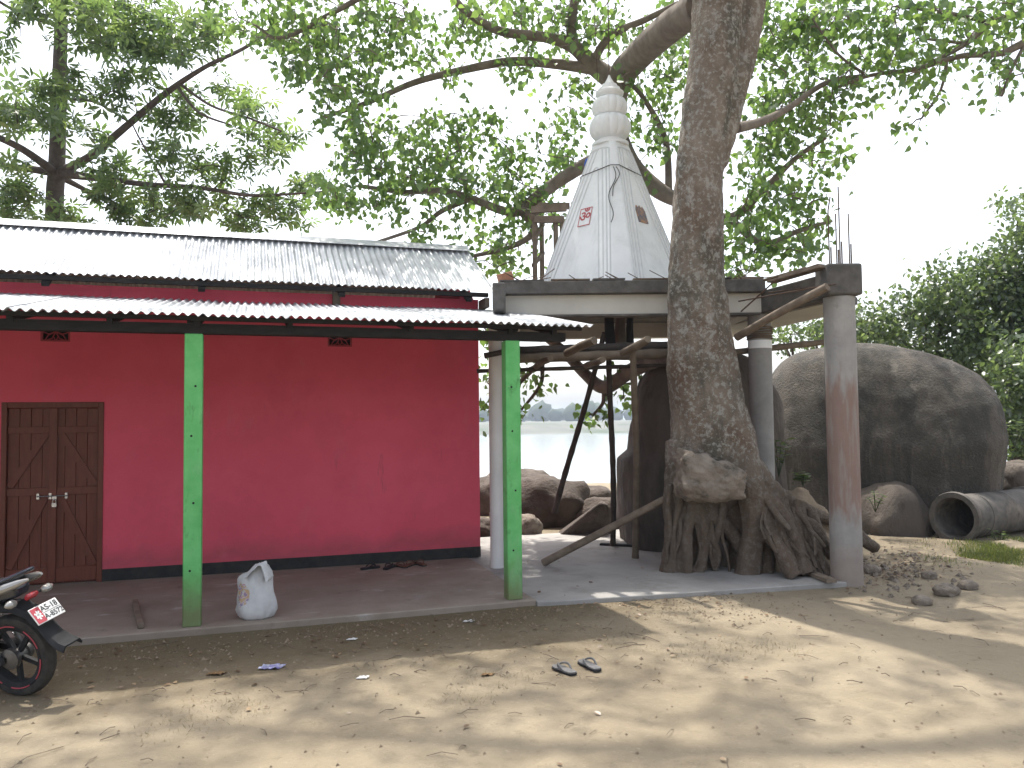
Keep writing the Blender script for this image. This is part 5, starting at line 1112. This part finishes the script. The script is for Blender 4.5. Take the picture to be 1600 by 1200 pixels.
scrap(gp(338, 1053), .12, M['dryleaf'], 'curled brown husk on the ground below the left green post', 'husk', 5.2)
scrap(gp(762, 1055), .09, M['dryleaf'], 'curled dark brown husk left of the flip-flops', 'husk', 6.2)

# litter nobody could count: dry leaves, twigs, crumbs, dry grass, green grass
pos, tp, nr, sz, ti = [], [], [], [], []
def litter(n, fn):
    for _ in range(n):
        p = fn()
        if p is None: continue
        x, y = p; z = (.101 if (y > 8.06 and x < 2.85) else .09 if (y > 8.05 and x < 6.4) else ground_z(x, y)) + .004
        a = random.uniform(0, 6.28); pos.append((x, y, z + random.uniform(0, .01))); tp.append((math.cos(a), math.sin(a), random.uniform(-.05, .25))); nr.append((random.gauss(0, .35), random.gauss(0, .35), 1)); sz.append(random.uniform(.02, .06)); ti.append(random.random())
def heap():
    p = atz(random.gauss(1400, 55), random.gauss(887, 13), .05); return (p.x, p.y)
litter(700, heap)
litter(260, lambda: (random.uniform(-2.5, 5.5), 7.95 - abs(random.gauss(0, .8))))
litter(70, lambda: (random.uniform(-3, 9), random.uniform(2.5, 8)))
litter(40, lambda: (random.uniform(3.0, 6.4), random.uniform(8.1, 11)))
M['litter'] = leaf_material('dry_litter', (.075, .045, .025), (.16, .10, .055), (.30, .22, .13), .15)
base = bpy.data.objects.new('x', None)
class _Z: location = Vector((0, 0, 0))
def leaf_stuff(name, label, cat, *a):
    e = bpy.data.objects.new('tmp', None); o = leaf_mesh(name, *a, e); o.parent = None; bpy.data.objects.remove(e); return tag(o, label, cat, kind='stuff')
leaf_stuff('dry_leaf_litter', 'scattered dry brown leaves on the sand and by the roots', 'leaf litter', pos, tp, nr, sz, ti, OVAL_V, OVAL_F, M['litter'])
tw = MB()
for k in range(460):
    r_ = random.random()
    if r_ < .45: x, y = random.uniform(-2.5, 5), 7.9 - abs(random.gauss(0, 1.0))
    elif r_ < .9: x, y = random.uniform(-2.5, 8.5), random.uniform(2.6, 7.6)
    else:
        p = heap(); x, y = p
    z = ground_z(x, y) + .006 if not (y > 8.02 and x < 6.4) else .1; a = random.uniform(0, 6.28); L_ = random.uniform(.03, .14) if random.random() < .9 else random.uniform(.15, .38)
    p = Vector((x, y, z)); q = p + Vector((math.cos(a) * L_, math.sin(a) * L_, random.uniform(0, .02))); m_ = p.lerp(q, .5) + Vector((random.gauss(0, .08) * L_, random.gauss(0, .08) * L_, .012))
    tw.tube([p, m_, q], random.uniform(.0015, .0035), 4)
tag(tw.build('fallen_twigs', M['wood'], ang=180), 'thin dry twigs scattered over the sandy ground', 'twigs', kind='stuff')
cr = MB()
for k in range(1500):
    x, y = (random.uniform(-2.6, 5.5), 7.95 - abs(random.gauss(0, .9))) if random.random() < .6 else (random.uniform(-3, 9.5), random.uniform(2.5, 8))
    z = ground_z(x, y); s = random.uniform(.006, .018) * (1.8 if random.random() < .06 else 1)
    c = Vector((x, y, z)); cr.add([c + Vector((s, 0, 0)), c + Vector((-.3 * s, s, 0)), c + Vector((-.6 * s, -.8 * s, 0)), c + Vector((.1 * s, .1 * s, s * .9))], [(0, 1, 3), (1, 2, 3), (2, 0, 3)])
tag(cr.build('soil_crumbs', M['soil'], ang=20), 'crumbs of earth scattered along the veranda edge', 'crumbs', kind='stuff')
def blades(name, label, n, fn, h0, h1, cols):
    pos, tp, nr, sz, ti = [], [], [], [], []
    for _ in range(n):
        x, y = fn(); a = random.uniform(0, 6.28); l = random.uniform(.2, 1.4)
        pos.append((x, y, ground_z(x, y) - .003)); tp.append((math.cos(a) * l, math.sin(a) * l, 1)); nr.append((math.sin(a) + .1, math.cos(a), .3)); sz.append(random.uniform(h0, h1)); ti.append(random.random())
    leaf_stuff(name, label, 'grass', pos, tp, nr, sz, ti, [(-.05, 0, 0), (.05, 0, 0), (.03, .6, .03), (0, 1, .12), (-.03, .6, .03)], [(0, 1, 2, 3, 4)], cols)
def gpat():
    while True:
        p = atz(random.gauss(1560, 50), random.gauss(868, 9), .05)
        if mnoise.noise(Vector((p.x * 1.5, p.y * 1.5, 5))) > -.15 * random.random(): return (p.x, p.y)
blades('grass', 'short green grass in front of the iron pipe', 7000, gpat, .03, .085, leaf_material('grass_blade', (.05, .085, .02), (.10, .14, .035), (.20, .22, .06), .35))
def dpat():
    while True:
        x, y = random.uniform(-2.6, 5), random.uniform(5.4, 8.0)
        if mnoise.noise(Vector((x * 1.1, y * 1.1, 8))) > .12 + .25 * random.random(): return (x, y)
blades('dry_grass', 'sparse trampled dry grass on the sand before the veranda', 2600, dpat, .012, .04, leaf_material('dry_blade', (.09, .075, .03), (.17, .14, .06), (.30, .25, .13), .2))

for o in list(sc.objects):
    for k in ('_off', '_local'):
        if k in o: del o[k]
bpy.data.objects.remove(base)
